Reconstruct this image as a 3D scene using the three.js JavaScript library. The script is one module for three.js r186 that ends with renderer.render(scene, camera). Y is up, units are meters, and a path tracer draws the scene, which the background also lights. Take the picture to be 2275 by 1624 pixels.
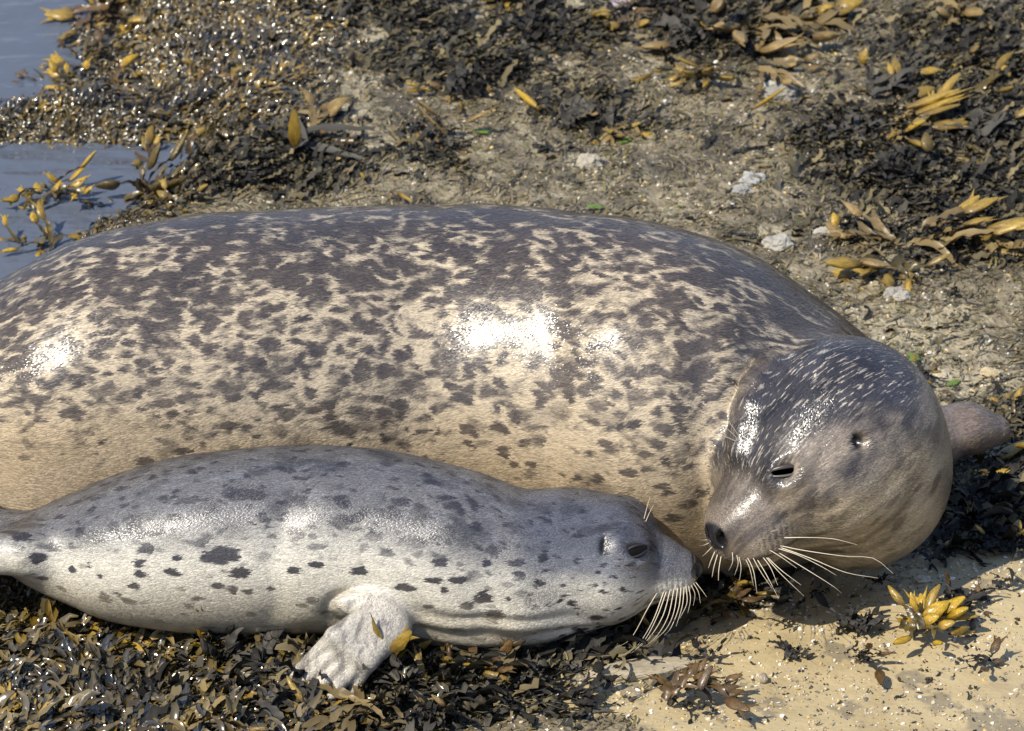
import * as THREE from 'three';
import { mergeGeometries } from 'three/addons/utils/BufferGeometryUtils.js';

// ------------------------------------------------------------------ camera, sky, sun, exposure
const scene = new THREE.Scene();
const PITCH = THREE.MathUtils.degToRad(28), DIST = 6, FRAME_W = 1.25, PXW = 2275, PXH = 1624;
const S = FRAME_W / PXW;                                   // metres per photograph unit at the aim point
const AIM = new THREE.Vector3(0, 0.12, 0);
const AX = new THREE.Vector3(1, 0, 0), AV = new THREE.Vector3(0, Math.cos(PITCH), -Math.sin(PITCH)), AW = new THREE.Vector3(0, Math.sin(PITCH), Math.cos(PITCH));
const EYE = AIM.clone().addScaledVector(AW, DIST);
const camera = new THREE.PerspectiveCamera(2 * Math.atan(PXH * S / 2 / DIST) * 180 / Math.PI, 1024 / 731, 0.1, 400);
camera.position.copy(EYE); camera.lookAt(AIM); camera.updateMatrixWorld();
camera.focus = 5.62; camera.userData.fStop = 13;

const SUN = new THREE.Vector3(-0.46, 0.76, 0.46).normalize();
{
  const w = 512, h = 256, data = new Float32Array(w * h * 4);   // clear sky: pale horizon, blue zenith, brighter round the sun
  for (let j = 0; j < h; j++) for (let i = 0; i < w; i++) {
    const el = ((j + 0.5) / h - 0.5) * Math.PI, az = ((i + 0.5) / w - 0.5) * 2 * Math.PI;
    const d = new THREE.Vector3(Math.cos(el) * Math.cos(az), Math.sin(el), Math.cos(el) * Math.sin(az));
    const up = Math.max(0, d.y), t = Math.pow(up, 0.42), c = Math.max(0, d.dot(SUN));
    const glow = 0.35 * Math.pow(c, 6) + 0.9 * Math.pow(c, 60);
    const o = (j * w + i) * 4;
    data[o] = 0.70 * (1 - t) + 0.17 * t + glow * 1.0; data[o + 1] = 0.80 * (1 - t) + 0.33 * t + glow * 0.97; data[o + 2] = 0.95 * (1 - t) + 0.74 * t + glow * 0.9; data[o + 3] = 1;
  }
  const sky = new THREE.DataTexture(data, w, h, THREE.RGBAFormat, THREE.FloatType);
  sky.mapping = THREE.EquirectangularReflectionMapping; sky.magFilter = THREE.LinearFilter; sky.needsUpdate = true;
  scene.background = sky; scene.environment = sky; scene.backgroundIntensity = 0.62; scene.environmentIntensity = 0.62;
}
const sun = new THREE.DirectionalLight(new THREE.Color(1.0, 0.925, 0.80), 4.4);
sun.position.copy(SUN).multiplyScalar(8); sun.castShadow = true; sun.shadow.mapSize.set(4096, 4096);
Object.assign(sun.shadow.camera, { left: -1.6, right: 1.6, top: 1.6, bottom: -1.6, near: 1, far: 16 }); sun.shadow.bias = -0.0004;
scene.add(sun); scene.add(sun.target);
const renderer = new THREE.WebGLRenderer({ antialias: true });
renderer.toneMapping = THREE.LinearToneMapping; renderer.toneMappingExposure = 1.27; renderer.shadowMap.enabled = true;

const QUALITY = 1;                                          // 1 for the finished scene; larger is coarser and quicker

// ------------------------------------------------------------------ small helpers
function rng(seed) { let a = seed >>> 0; return () => { a = (a + 0x6d2b79f5) | 0; let t = Math.imul(a ^ (a >>> 15), 1 | a); t = (t + Math.imul(t ^ (t >>> 7), 61 | t)) ^ t; return ((t ^ (t >>> 14)) >>> 0) / 4294967296; }; }
const clamp = (x, a = 0, b = 1) => (x < a ? a : x > b ? b : x), mix = (a, b, t) => a + (b - a) * t;
const sstep = (a, b, x) => { const t = clamp((x - a) / (b - a)); return t * t * (3 - 2 * t); };
const PERM = new Uint8Array(512), GX = new Float32Array(256), GY = new Float32Array(256), GZ = new Float32Array(256), RND = new Float32Array(256);
{
  const r = rng(77); const p = [...Array(256).keys()];
  for (let i = 255; i > 0; i--) { const j = Math.floor(r() * (i + 1)); [p[i], p[j]] = [p[j], p[i]]; }
  for (let i = 0; i < 512; i++) PERM[i] = p[i & 255];
  for (let i = 0; i < 256; i++) { const z = r() * 2 - 1, a = r() * 6.2832, q = Math.sqrt(1 - z * z); GX[i] = q * Math.cos(a) * 1.5; GY[i] = q * Math.sin(a) * 1.5; GZ[i] = z * 1.5; RND[i] = r(); }
}
function noise(x, y, z) {                                   // gradient noise, about -1..1
  let X = Math.floor(x), Y = Math.floor(y), Z = Math.floor(z); x -= X; y -= Y; z -= Z; X &= 255; Y &= 255; Z &= 255;
  const u = x * x * x * (x * (x * 6 - 15) + 10), v = y * y * y * (y * (y * 6 - 15) + 10), w = z * z * z * (z * (z * 6 - 15) + 10);
  const A = PERM[X] + Y, AA = PERM[A & 255] + Z, AB = PERM[(A + 1) & 255] + Z, B = PERM[X + 1] + Y, BA = PERM[B & 255] + Z, BB = PERM[(B + 1) & 255] + Z;
  const g = (h, a, b, c) => { h = PERM[h & 255]; return GX[h] * a + GY[h] * b + GZ[h] * c; };
  const x1 = x - 1, y1 = y - 1, z1 = z - 1;
  const a0 = g(AA, x, y, z), a1 = g(BA, x1, y, z), a2 = g(AB, x, y1, z), a3 = g(BB, x1, y1, z), a4 = g(AA + 1, x, y, z1), a5 = g(BA + 1, x1, y, z1), a6 = g(AB + 1, x, y1, z1), a7 = g(BB + 1, x1, y1, z1);
  const p = a0 + u * (a1 - a0), q = a2 + u * (a3 - a2), r = a4 + u * (a5 - a4), s = a6 + u * (a7 - a6), m = p + v * (q - p);
  return m + w * (r + v * (s - r) - m);
}
function fbm(x, y, z, n = 4, gain = 0.5) { let s = 0, a = 1, t = 0; for (let i = 0; i < n; i++) { s += a * noise(x, y, z); t += a; a *= gain; x = x * 2.03 + 7.1; y = y * 2.03 + 3.7; z = z * 2.03 + 1.3; } return s / t; }
function cells(x, y, out) {                                 // scattered points in the plane: nearest distance and its random numbers
  const X = Math.floor(x), Y = Math.floor(y); out.d = 9; out.d2 = 9;
  for (let j = -1; j <= 1; j++) for (let i = -1; i <= 1; i++) {
    const h = PERM[(PERM[(X + i) & 255] + Y + j) & 255], px = X + i + RND[h], py = Y + j + RND[(h + 91) & 255], d = Math.hypot(x - px, y - py);
    if (d < out.d) { out.d2 = out.d; out.d = d; out.a = RND[(h + 17) & 255]; out.b = RND[(h + 53) & 255]; out.dx = x - px; out.dy = y - py; } else if (d < out.d2) out.d2 = d;
  }
  return out;
}
// a point of the photograph (in units of its 2275 x 1624 view) as a ray from the lens, met with a height, a depth or a distance
const tmpRay = (px, py) => AW.clone().negate().addScaledVector(AX, (px - PXW / 2) * S / DIST).addScaledVector(AV, (PXH / 2 - py) * S / DIST);
const atY = (px, py, y) => { const d = tmpRay(px, py); return EYE.clone().addScaledVector(d, (y - EYE.y) / d.y); };
const atZ = (px, py, z) => { const d = tmpRay(px, py); return EYE.clone().addScaledVector(d, (z - EYE.z) / d.z); };
const atW = (px, py, w) => EYE.clone().addScaledVector(tmpRay(px, py), DIST - w);
const near = (p) => p.clone().sub(AIM).dot(AW);              // how far a point lies on the camera's side of the aim point
const sizeAt = (p) => S * (DIST - near(p)) / DIST;           // metres per photograph unit there

const taken = {};
function numbered(n) { taken[n] = (taken[n] ?? -1) + 1; return taken[n] ? n + '_' + String(taken[n]).padStart(3, '0') : n; }
function tag(o, label, category, group, kind) { if (label) o.userData.label = label; if (category) o.userData.category = category; if (group) o.userData.group = group; if (kind) o.userData.kind = kind; return o; }
function part(name, geo, mat, parent) { const m = new THREE.Mesh(geo, mat); m.name = parent === scene ? numbered(name) : name; m.castShadow = m.receiveShadow = true; parent.add(m); return m; }
const rgbLin = (hex) => new THREE.Color(hex);
function dataTex(w, h, arr, srgb) { const t = new THREE.DataTexture(arr, w, h, THREE.RGBAFormat, THREE.UnsignedByteType); t.magFilter = THREE.LinearFilter; t.minFilter = THREE.LinearMipmapLinearFilter; t.generateMipmaps = true; t.wrapS = t.wrapT = THREE.ClampToEdgeWrapping; if (srgb) t.colorSpace = THREE.SRGBColorSpace; t.needsUpdate = true; return t; }
const enc = (c) => 255 * (c <= 0.0031308 ? 12.92 * c : 1.055 * Math.pow(c, 1 / 2.4) - 0.055);
// ------------------------------------------------------------------ terrain
const shorePts = [[150, -260], [190, -60], [215, 40], [300, 120], [330, 190], [390, 300], [400, 345], [330, 400], [240, 470], [190, 540], [120, 600], [30, 680], [-60, 760]].map(([a, b]) => { const p = atY(a, b, -0.045); return [p.z, p.x]; }).sort((a, b) => a[0] - b[0]);
function shoreX(z) { const n = shorePts.length; if (z <= shorePts[0][0]) return shorePts[0][1]; for (let i = 1; i < n; i++) if (z < shorePts[i][0]) { const t = (z - shorePts[i - 1][0]) / (shorePts[i][0] - shorePts[i - 1][0]); return mix(shorePts[i - 1][1], shorePts[i][1], t); } return shorePts[n - 1][1] - (z - shorePts[n - 1][0]) * 2; }
const WATER_Y = -0.046;
const wash = [];                                            // low mounds and hollows: [x, z, radius x, radius z, height]
function ground(x, z) {
  let h = 0.062 * (clamp(z, 0, 3) - 0.45) + 0.016 * clamp(-z, 0, 4);
  const far = sstep(0.75, -0.1, z);                          // the rock behind is rougher than the sand in front
  const left = sstep(0.15, -0.15, x) ;
  const rough = Math.max(far, left * 0.8);
  h += fbm(x * 2.1 + 3, z * 2.1, 4.2, 3) * 0.018 * (0.35 + 0.65 * rough);
  h += fbm(x * 9, z * 9, 1.2, 4) * 0.012 * (0.12 + 0.88 * rough) + Math.abs(fbm(x * 22, z * 22, 5.2, 3)) * 0.009 * rough + fbm(x * 40, z * 40, 8.2, 2) * 0.0022 * (0.25 + 0.75 * rough) + fbm(x * 7, z * 11, 6.6, 3) * 0.006 * (1 - rough);
  for (const m of wash) { const a = (x - m[0]) / m[2], b = (z - m[1]) / m[3], q = a * a + b * b; if (q < 6) h += m[4] * Math.exp(-q); }
  const s = shoreX(z) - x + fbm(x * 6, z * 6, 9.9, 3) * 0.04 + 0.075;
  h -= sstep(-0.05, 0.10, s) * 0.055 + sstep(0.1, 0.9, s) * 0.045;
  return h;
}
const onGround = (px, py, up = 0) => { let p = atY(px, py, 0); for (let i = 0; i < 7; i++) p = atY(px, py, ground(p.x, p.z) + up); return p; };
const gNormal = (x, z) => { const e = 0.006; return new THREE.Vector3(ground(x - e, z) - ground(x + e, z), 2 * e, ground(x, z - e) - ground(x, z + e)).normalize(); };
// hollow under the mother, sand bank under the chin, weed-covered tongue in the water
for (const [px, py, rx, rz, up] of [[700, 840, 0.75, 0.16, -0.020], [1300, 1475, 0.10, 0.05, 0.012], [90, 222, 0.15, 0.045, 0.052], [215, 200, 0.08, 0.05, 0.030], [290, 60, 0.1, 0.2, 0.02], [2200, 1330, 0.22, 0.1, 0.012], [1750, 1300, 0.12, 0.06, -0.012], [240, 480, 0.06, 0.07, 0.03], [70, 300, 0.14, 0.05, -0.022]]) { const p = atY(px, py, 0); wash.push([p.x, p.z, rx, rz, up]); }

// masks in metres on the ground; each blob was read off the photograph as centre and radii
function blobs(list) { return list.map(([px, py, rx, ry, w = 1]) => { const p = atY(px, py, -0.03), q = sizeAt(p); return [p.x, p.z, rx * q, ry * q / Math.sin(PITCH + 0.06), w]; }); }
function blobSum(b, x, z) { let s = 0; for (const m of b) { const a = (x - m[0]) / m[2], c = (z - m[1]) / m[3], q = a * a + c * c; if (q < 5) s += m[4] * Math.exp(-q); } return s; }
const SAND = blobs([[1900, 1560, 520, 190, 1.6], [2200, 1400, 300, 130, 1.2], [1700, 1420, 300, 90, 1], [1450, 1500, 150, 50, 0.9], [1180, 1600, 110, 40, 1.1], [1420, 1600, 240, 40, 0.9], [2300, 1700, 500, 200, 1]]);
const PALE = blobs([[1210, 35, 110, 45, 1], [1120, 60, 90, 35, 0.6], [860, 130, 130, 40, 0.5], [760, 200, 110, 70, 0.4], [730, 290, 80, 40, 0.6], [800, 360, 110, 50, 0.4], [1300, 370, 70, 30, 0.5], [1000, 350, 90, 40, 0.4], [2020, 740, 160, 60, 0.5], [2150, 850, 130, 80, 0.5], [1720, 540, 70, 25, 0.6], [1470, 60, 80, 40, 0.3]]);
const WETL = blobs([[150, 1450, 520, 160, 1.3], [420, 1560, 460, 120, 1], [-100, 1400, 300, 200, 1], [520, 1600, 400, 120, 0.9]]);
const SHOREW = blobs([[380, 80, 220, 160, 1], [500, 180, 220, 140, 0.9], [330, 220, 150, 110, 1], [560, 60, 160, 120, 0.5], [100, 222, 210, 42, 1.8], [60, 285, 150, 30, 1.5], [330, 200, 120, 60, 0.8], [330, 430, 120, 70, 0.9], [250, 500, 90, 60, 0.7], [560, 320, 120, 70, 0.5]]);
const DARKW = blobs([[830, 60, 110, 45, 0.9], [930, 100, 80, 40, 0.7], [700, 60, 70, 60, 0.5], [880, 180, 110, 40, 0.8], [1040, 190, 110, 60, 1], [1180, 80, 110, 50, 0.9], [1240, 110, 90, 40, 0.6], [640, 370, 110, 60, 0.9], [500, 400, 120, 50, 1], [700, 420, 90, 40, 0.8], [960, 370, 70, 40, 0.6], [1290, 260, 90, 50, 0.9], [1400, 310, 60, 30, 0.5],
  [1530, 70, 130, 80, 1], [1600, 130, 100, 50, 0.8], [1700, 60, 120, 70, 0.8], [2050, 90, 90, 40, 0.8], [2120, 150, 100, 50, 0.9], [2060, 200, 120, 50, 0.9], [2200, 270, 140, 80, 1], [2230, 120, 80, 90, 0.9], [1990, 350, 150, 60, 1.2], [1960, 420, 130, 60, 1.2], [1880, 300, 70, 40, 0.9], [1790, 350, 80, 30, 0.8], [2100, 420, 130, 70, 0.9], [2220, 430, 90, 70, 0.9], [2080, 500, 140, 40, 0.7], [2250, 530, 60, 70, 0.8], [1880, 540, 80, 30, 0.6], [2050, 580, 120, 40, 0.7],
  [2170, 1150, 100, 60, 1.3], [2230, 1220, 90, 35, 1], [2100, 1250, 60, 25, 0.9], [870, 1470, 130, 50, 1.1], [960, 1420, 120, 30, 0.9], [1250, 1440, 110, 25, 1], [520, 1450, 120, 40, 1.2], [620, 1420, 80, 30, 0.8], [760, 1600, 420, 60, 0.9], [1000, 1560, 130, 60, 0.9], [1250, 1550, 150, 22, 0.8], [1600, 1330, 120, 40, 0.9], [1450, 1410, 90, 20, 0.8], [2270, 1000, 60, 120, 0.6]]);
const sandAt = (x, z) => { const a = blobSum(SAND, x, z) + fbm(x * 14, z * 14, 3.3, 3) * 0.3; return sstep(0.35, 0.62, a); };

// ------------------------------------------------------------------ signed-distance modelling
const smin = (a, b, k) => { const h = Math.max(k - Math.abs(a - b), 0) / k; return Math.min(a, b) - h * h * k * 0.25; };
const smax = (a, b, k) => -smin(-a, -b, k);
const dSphere = (x, y, z, c, r) => Math.hypot(x - c[0], y - c[1], z - c[2]) - r;
const dEll = (x, y, z, c, r) => { x -= c[0]; y -= c[1]; z -= c[2]; const k0 = Math.hypot(x / r[0], y / r[1], z / r[2]), k1 = Math.hypot(x / (r[0] * r[0]), y / (r[1] * r[1]), z / (r[2] * r[2])); return k1 < 1e-9 ? -Math.min(...r) : k0 * (k0 - 1) / k1; };
const dCone = (x, y, z, a, ra, b, rb) => { const bx = b[0] - a[0], by = b[1] - a[1], bz = b[2] - a[2], px = x - a[0], py = y - a[1], pz = z - a[2]; const t = clamp((px * bx + py * by + pz * bz) / (bx * bx + by * by + bz * bz)); return Math.hypot(px - bx * t, py - by * t, pz - bz * t) - mix(ra, rb, t); };

// a body that runs along x: centre and radius at every x, from rows [px, py of the centre, radius, height above zero in metres]
function profile(rows) {
  const k = rows.map(([px, py, r, y]) => { const p = atY(px, py, y); return [p.x, p.y, p.z, r * sizeAt(p)]; });
  const N = 400, x0 = k[0][0], x1 = k[k.length - 1][0], lut = new Float32Array((N + 1) * 4);
  for (let i = 0; i <= N; i++) {
    const x = mix(x0, x1, i / N); let j = 1; while (j < k.length - 1 && k[j][0] < x) j++;
    const a = k[j - 1], b = k[j], p = k[Math.max(0, j - 2)], q = k[Math.min(k.length - 1, j + 1)], h = b[0] - a[0], t = (x - a[0]) / h;
    for (let c = 1; c < 4; c++) {
      const ma = (b[c] - p[c]) / (b[0] - p[0]) * h, mb = (q[c] - a[c]) / (q[0] - a[0]) * h, t2 = t * t, t3 = t2 * t;
      lut[i * 4 + c - 1] = (2 * t3 - 3 * t2 + 1) * a[c] + (t3 - 2 * t2 + t) * ma + (-2 * t3 + 3 * t2) * b[c] + (t3 - t2) * mb;
    }
  }
  const out = [0, 0, 0, 0];
  const at = (x) => { const u = clamp((x - x0) / (x1 - x0)) * N, i = Math.min(N - 1, Math.floor(u)), t = u - i, o = i * 4; for (let c = 0; c < 3; c++) out[c] = lut[o + c] + (lut[o + 4 + c] - lut[o + c]) * t; out[3] = (lut[o + 6] - lut[o + 2]) * N / (x1 - x0); return out; };
  return { x0, x1, at, d(x, y, z, squash = 1) {
    const xc = clamp(x, x0, x1), o = at(xc), dy = (y - o[0]), dz = z - o[1], rho = Math.hypot(dy < 0 ? dy * (squash || clamp(o[2] / (o[0] + 0.035), 0.6, 1.05)) : dy, dz);
    return xc === x ? (rho - o[2]) / Math.sqrt(1 + o[3] * o[3]) : Math.hypot(x - xc, rho) - o[2];
  } };
}
// smooth surface from a distance field; blocks far from the surface are skipped
function surface(f, lo, hi, cell) {
  const B = 8, n = [0, 1, 2].map((i) => Math.ceil((hi[i] - lo[i]) / cell / B) * B + 1), [nx, ny, nz] = n, field = new Float32Array(nx * ny * nz).fill(9), done = new Uint8Array(nx * ny * nz);
  const id = (i, j, k) => (k * ny + j) * nx + i, blocks = [];
  for (let k = 0; k < nz - 1; k += B) for (let j = 0; j < ny - 1; j += B) for (let i = 0; i < nx - 1; i += B) {
    const d = f(lo[0] + (i + B / 2) * cell, lo[1] + (j + B / 2) * cell, lo[2] + (k + B / 2) * cell);
    if (Math.abs(d) > B * cell * 1.25) continue;
    blocks.push([i, j, k]);
    for (let c = k; c <= k + B; c++) for (let b = j; b <= j + B; b++) for (let a = i; a <= i + B; a++) { const q = id(a, b, c); if (!done[q]) { done[q] = 1; field[q] = f(lo[0] + a * cell, lo[1] + b * cell, lo[2] + c * cell); } }
  }
  const vid = new Map(), pos = [], idx = [], E = [[0, 1], [0, 2], [0, 4], [1, 3], [1, 5], [2, 3], [2, 6], [3, 7], [4, 5], [4, 6], [5, 7], [6, 7]];
  const v = new Float32Array(8);
  for (const [bi, bj, bk] of blocks) for (let k = bk; k < bk + B; k++) for (let j = bj; j < bj + B; j++) for (let i = bi; i < bi + B; i++) {
    let m = 0; for (let c = 0; c < 8; c++) { v[c] = field[id(i + (c & 1), j + ((c >> 1) & 1), k + (c >> 2))]; if (v[c] < 0) m |= 1 << c; }
    if (m === 0 || m === 255) continue;
    let x = 0, y = 0, z = 0, cnt = 0;
    for (const [a, b] of E) if (((m >> a) & 1) !== ((m >> b) & 1)) { const t = v[a] / (v[a] - v[b]); x += mix(a & 1, b & 1, t); y += mix((a >> 1) & 1, (b >> 1) & 1, t); z += mix(a >> 2, b >> 2, t); cnt++; }
    vid.set(id(i, j, k), pos.length / 3); pos.push(lo[0] + (i + x / cnt) * cell, lo[1] + (j + y / cnt) * cell, lo[2] + (k + z / cnt) * cell);
  }
  const quad = (a, b, c, d, flip) => { if (a === undefined || b === undefined || c === undefined || d === undefined) return; flip ? idx.push(a, c, b, a, d, c) : idx.push(a, b, c, a, c, d); };
  for (const key of vid.keys()) {
    const i = key % nx, j = Math.floor(key / nx) % ny, k = Math.floor(key / nx / ny), s = field[key] < 0;
    if (j > 0 && k > 0 && s !== field[key + 1] < 0) quad(vid.get(id(i, j - 1, k - 1)), vid.get(id(i, j, k - 1)), vid.get(key), vid.get(id(i, j - 1, k)), !s);
    if (i > 0 && k > 0 && s !== field[key + nx] < 0) quad(vid.get(id(i - 1, j, k - 1)), vid.get(id(i - 1, j, k)), vid.get(key), vid.get(id(i, j, k - 1)), !s);
    if (i > 0 && j > 0 && s !== field[key + nx * ny] < 0) quad(vid.get(id(i - 1, j - 1, k)), vid.get(id(i, j - 1, k)), vid.get(key), vid.get(id(i - 1, j, k)), !s);
  }
  const P = new Float32Array(pos), Nn = new Float32Array(P.length), e = cell * 0.35;
  for (let i = 0; i < P.length; i += 3) {
    let x = P[i], y = P[i + 1], z = P[i + 2], gx, gy, gz;
    for (let it = 0; it < 2; it++) {
      gx = f(x + e, y, z) - f(x - e, y, z); gy = f(x, y + e, z) - f(x, y - e, z); gz = f(x, y, z + e) - f(x, y, z - e);
      const l = Math.hypot(gx, gy, gz) || 1; gx /= l; gy /= l; gz /= l;
      if (it < 1) { const s = clamp(f(x, y, z) / Math.max(0.4, l / (2 * e)), -cell, cell); x -= gx * s; y -= gy * s; z -= gz * s; }
    }
    P[i] = x; P[i + 1] = y; P[i + 2] = z; Nn[i] = gx; Nn[i + 1] = gy; Nn[i + 2] = gz;
  }
  return { P, N: Nn, idx };
}
// lays a surface out in charts and paints its coat from the positions in space. charts: [{ rect, map(x, y, z) -> [a, b] in 0..1, wrap }], which(x, y, z) -> chart number
function coat({ P, N, idx }, charts, which, paint, W, H) {
  const nV = P.length / 3, grp = new Uint8Array(nV); for (let i = 0; i < nV; i++) grp[i] = which(P[i * 3], P[i * 3 + 1], P[i * 3 + 2]);
  const key = new Map(), op = [], on = [], ou = [], oi = new Uint32Array(idx.length), og = [];
  for (let t = 0; t < idx.length; t += 3) {
    const g = Math.max(grp[idx[t]], grp[idx[t + 1]], grp[idx[t + 2]]), ch = charts[g], q = [0, 1, 2].map((c) => { const o = idx[t + c] * 3; return ch.map(P[o], P[o + 1], P[o + 2]); });
    const shift = [0, 0, 0];
    if (ch.wrap && Math.max(q[0][1], q[1][1], q[2][1]) - Math.min(q[0][1], q[1][1], q[2][1]) > 0.4) for (let c = 0; c < 3; c++) if (q[c][1] < 0.4) shift[c] = ch.wrap;
    for (let c = 0; c < 3; c++) {
      const id = idx[t + c], k = (id * 8 + g) * 2 + (shift[c] ? 1 : 0); let o = key.get(k);
      if (o === undefined) { o = op.length / 3; key.set(k, o); op.push(P[id * 3], P[id * 3 + 1], P[id * 3 + 2]); on.push(N[id * 3], N[id * 3 + 1], N[id * 3 + 2]); ou.push(ch.rect[0] + ch.rect[2] * q[c][0], ch.rect[1] + ch.rect[3] * (q[c][1] + shift[c])); og.push(g); }
      oi[t + c] = o;
    }
  }
  const col = new Uint8Array(W * H * 4), bmp = new Uint8Array(W * H * 4), has = new Uint8Array(W * H), out = { r: 0, g: 0, b: 0, h: 0.5, rough: 0.5 };
  for (let t = 0; t < oi.length; t += 3) {
    const a = oi[t], b = oi[t + 1], c = oi[t + 2], ax = ou[a * 2] * W - 0.5, ay = ou[a * 2 + 1] * H - 0.5, bx = ou[b * 2] * W - 0.5, by = ou[b * 2 + 1] * H - 0.5, cx = ou[c * 2] * W - 0.5, cy = ou[c * 2 + 1] * H - 0.5;
    const ar = (bx - ax) * (cy - ay) - (cx - ax) * (by - ay); if (Math.abs(ar) < 1e-9) continue;
    const i0 = Math.max(0, Math.floor(Math.min(ax, bx, cx))), i1 = Math.min(W - 1, Math.ceil(Math.max(ax, bx, cx))), j0 = Math.max(0, Math.floor(Math.min(ay, by, cy))), j1 = Math.min(H - 1, Math.ceil(Math.max(ay, by, cy)));
    for (let j = j0; j <= j1; j++) for (let i = i0; i <= i1; i++) {
      const o = j * W + i; if (has[o]) continue;
      const wb = ((i - ax) * (cy - ay) - (cx - ax) * (j - ay)) / ar, wc = ((bx - ax) * (j - ay) - (i - ax) * (by - ay)) / ar, wa = 1 - wb - wc;
      if (wa < -0.35 || wb < -0.35 || wc < -0.35) continue;
      has[o] = wa >= 0 && wb >= 0 && wc >= 0 ? 1 : 0;
      paint(op[a * 3] * wa + op[b * 3] * wb + op[c * 3] * wc, op[a * 3 + 1] * wa + op[b * 3 + 1] * wb + op[c * 3 + 1] * wc, op[a * 3 + 2] * wa + op[b * 3 + 2] * wb + op[c * 3 + 2] * wc, og[a], out);
      col[o * 4] = enc(clamp(out.r)); col[o * 4 + 1] = enc(clamp(out.g)); col[o * 4 + 2] = enc(clamp(out.b)); col[o * 4 + 3] = 255;
      bmp[o * 4] = bmp[o * 4 + 2] = clamp(out.h) * 255; bmp[o * 4 + 1] = clamp(out.h) * 255; bmp[o * 4 + 3] = 255;
    }
  }
  for (let pass = 0; pass < 5; pass++) {                    // carry the colours a little past every chart's edge
    const add = [];
    for (let j = 1; j < H - 1; j++) for (let i = 1; i < W - 1; i++) { const o = j * W + i; if (!col[o * 4 + 3]) for (const s of [o - 1, o + 1, o - W, o + W]) if (col[s * 4 + 3]) { add.push(o, s); break; } }
    for (let a = 0; a < add.length; a += 2) for (let c = 0; c < 4; c++) { col[add[a] * 4 + c] = col[add[a + 1] * 4 + c]; bmp[add[a] * 4 + c] = bmp[add[a + 1] * 4 + c]; }
  }
  const geo = new THREE.BufferGeometry();
  geo.setAttribute('position', new THREE.Float32BufferAttribute(op, 3)); geo.setAttribute('normal', new THREE.Float32BufferAttribute(on, 3)); geo.setAttribute('uv', new THREE.Float32BufferAttribute(ou, 2)); geo.setIndex(new THREE.BufferAttribute(oi, 1));
  return { geo, map: dataTex(W, H, col, true), bump: dataTex(W, H, bmp, false) };
}
// ------------------------------------------------------------------ seals
const frame = (N, F, U, k) => { F = new THREE.Vector3(...F).normalize(); U = new THREE.Vector3(...U); U.addScaledVector(F, -U.dot(F)).normalize(); const L = new THREE.Vector3().crossVectors(U, F); return { N, F, U, L, k,
  local(x, y, z, o) { x -= N.x; y -= N.y; z -= N.z; o[0] = (x * F.x + y * F.y + z * F.z) / k; o[1] = (x * U.x + y * U.y + z * U.z) / k; o[2] = (x * L.x + y * L.y + z * L.z) / k; return o; },
  world(f, u, l) { return N.clone().addScaledVector(F, f * k).addScaledVector(U, u * k).addScaledVector(L, l * k); } }; };
const gz = (x, c, s) => Math.exp(-((x - c) / s) * ((x - c) / s));
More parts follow.
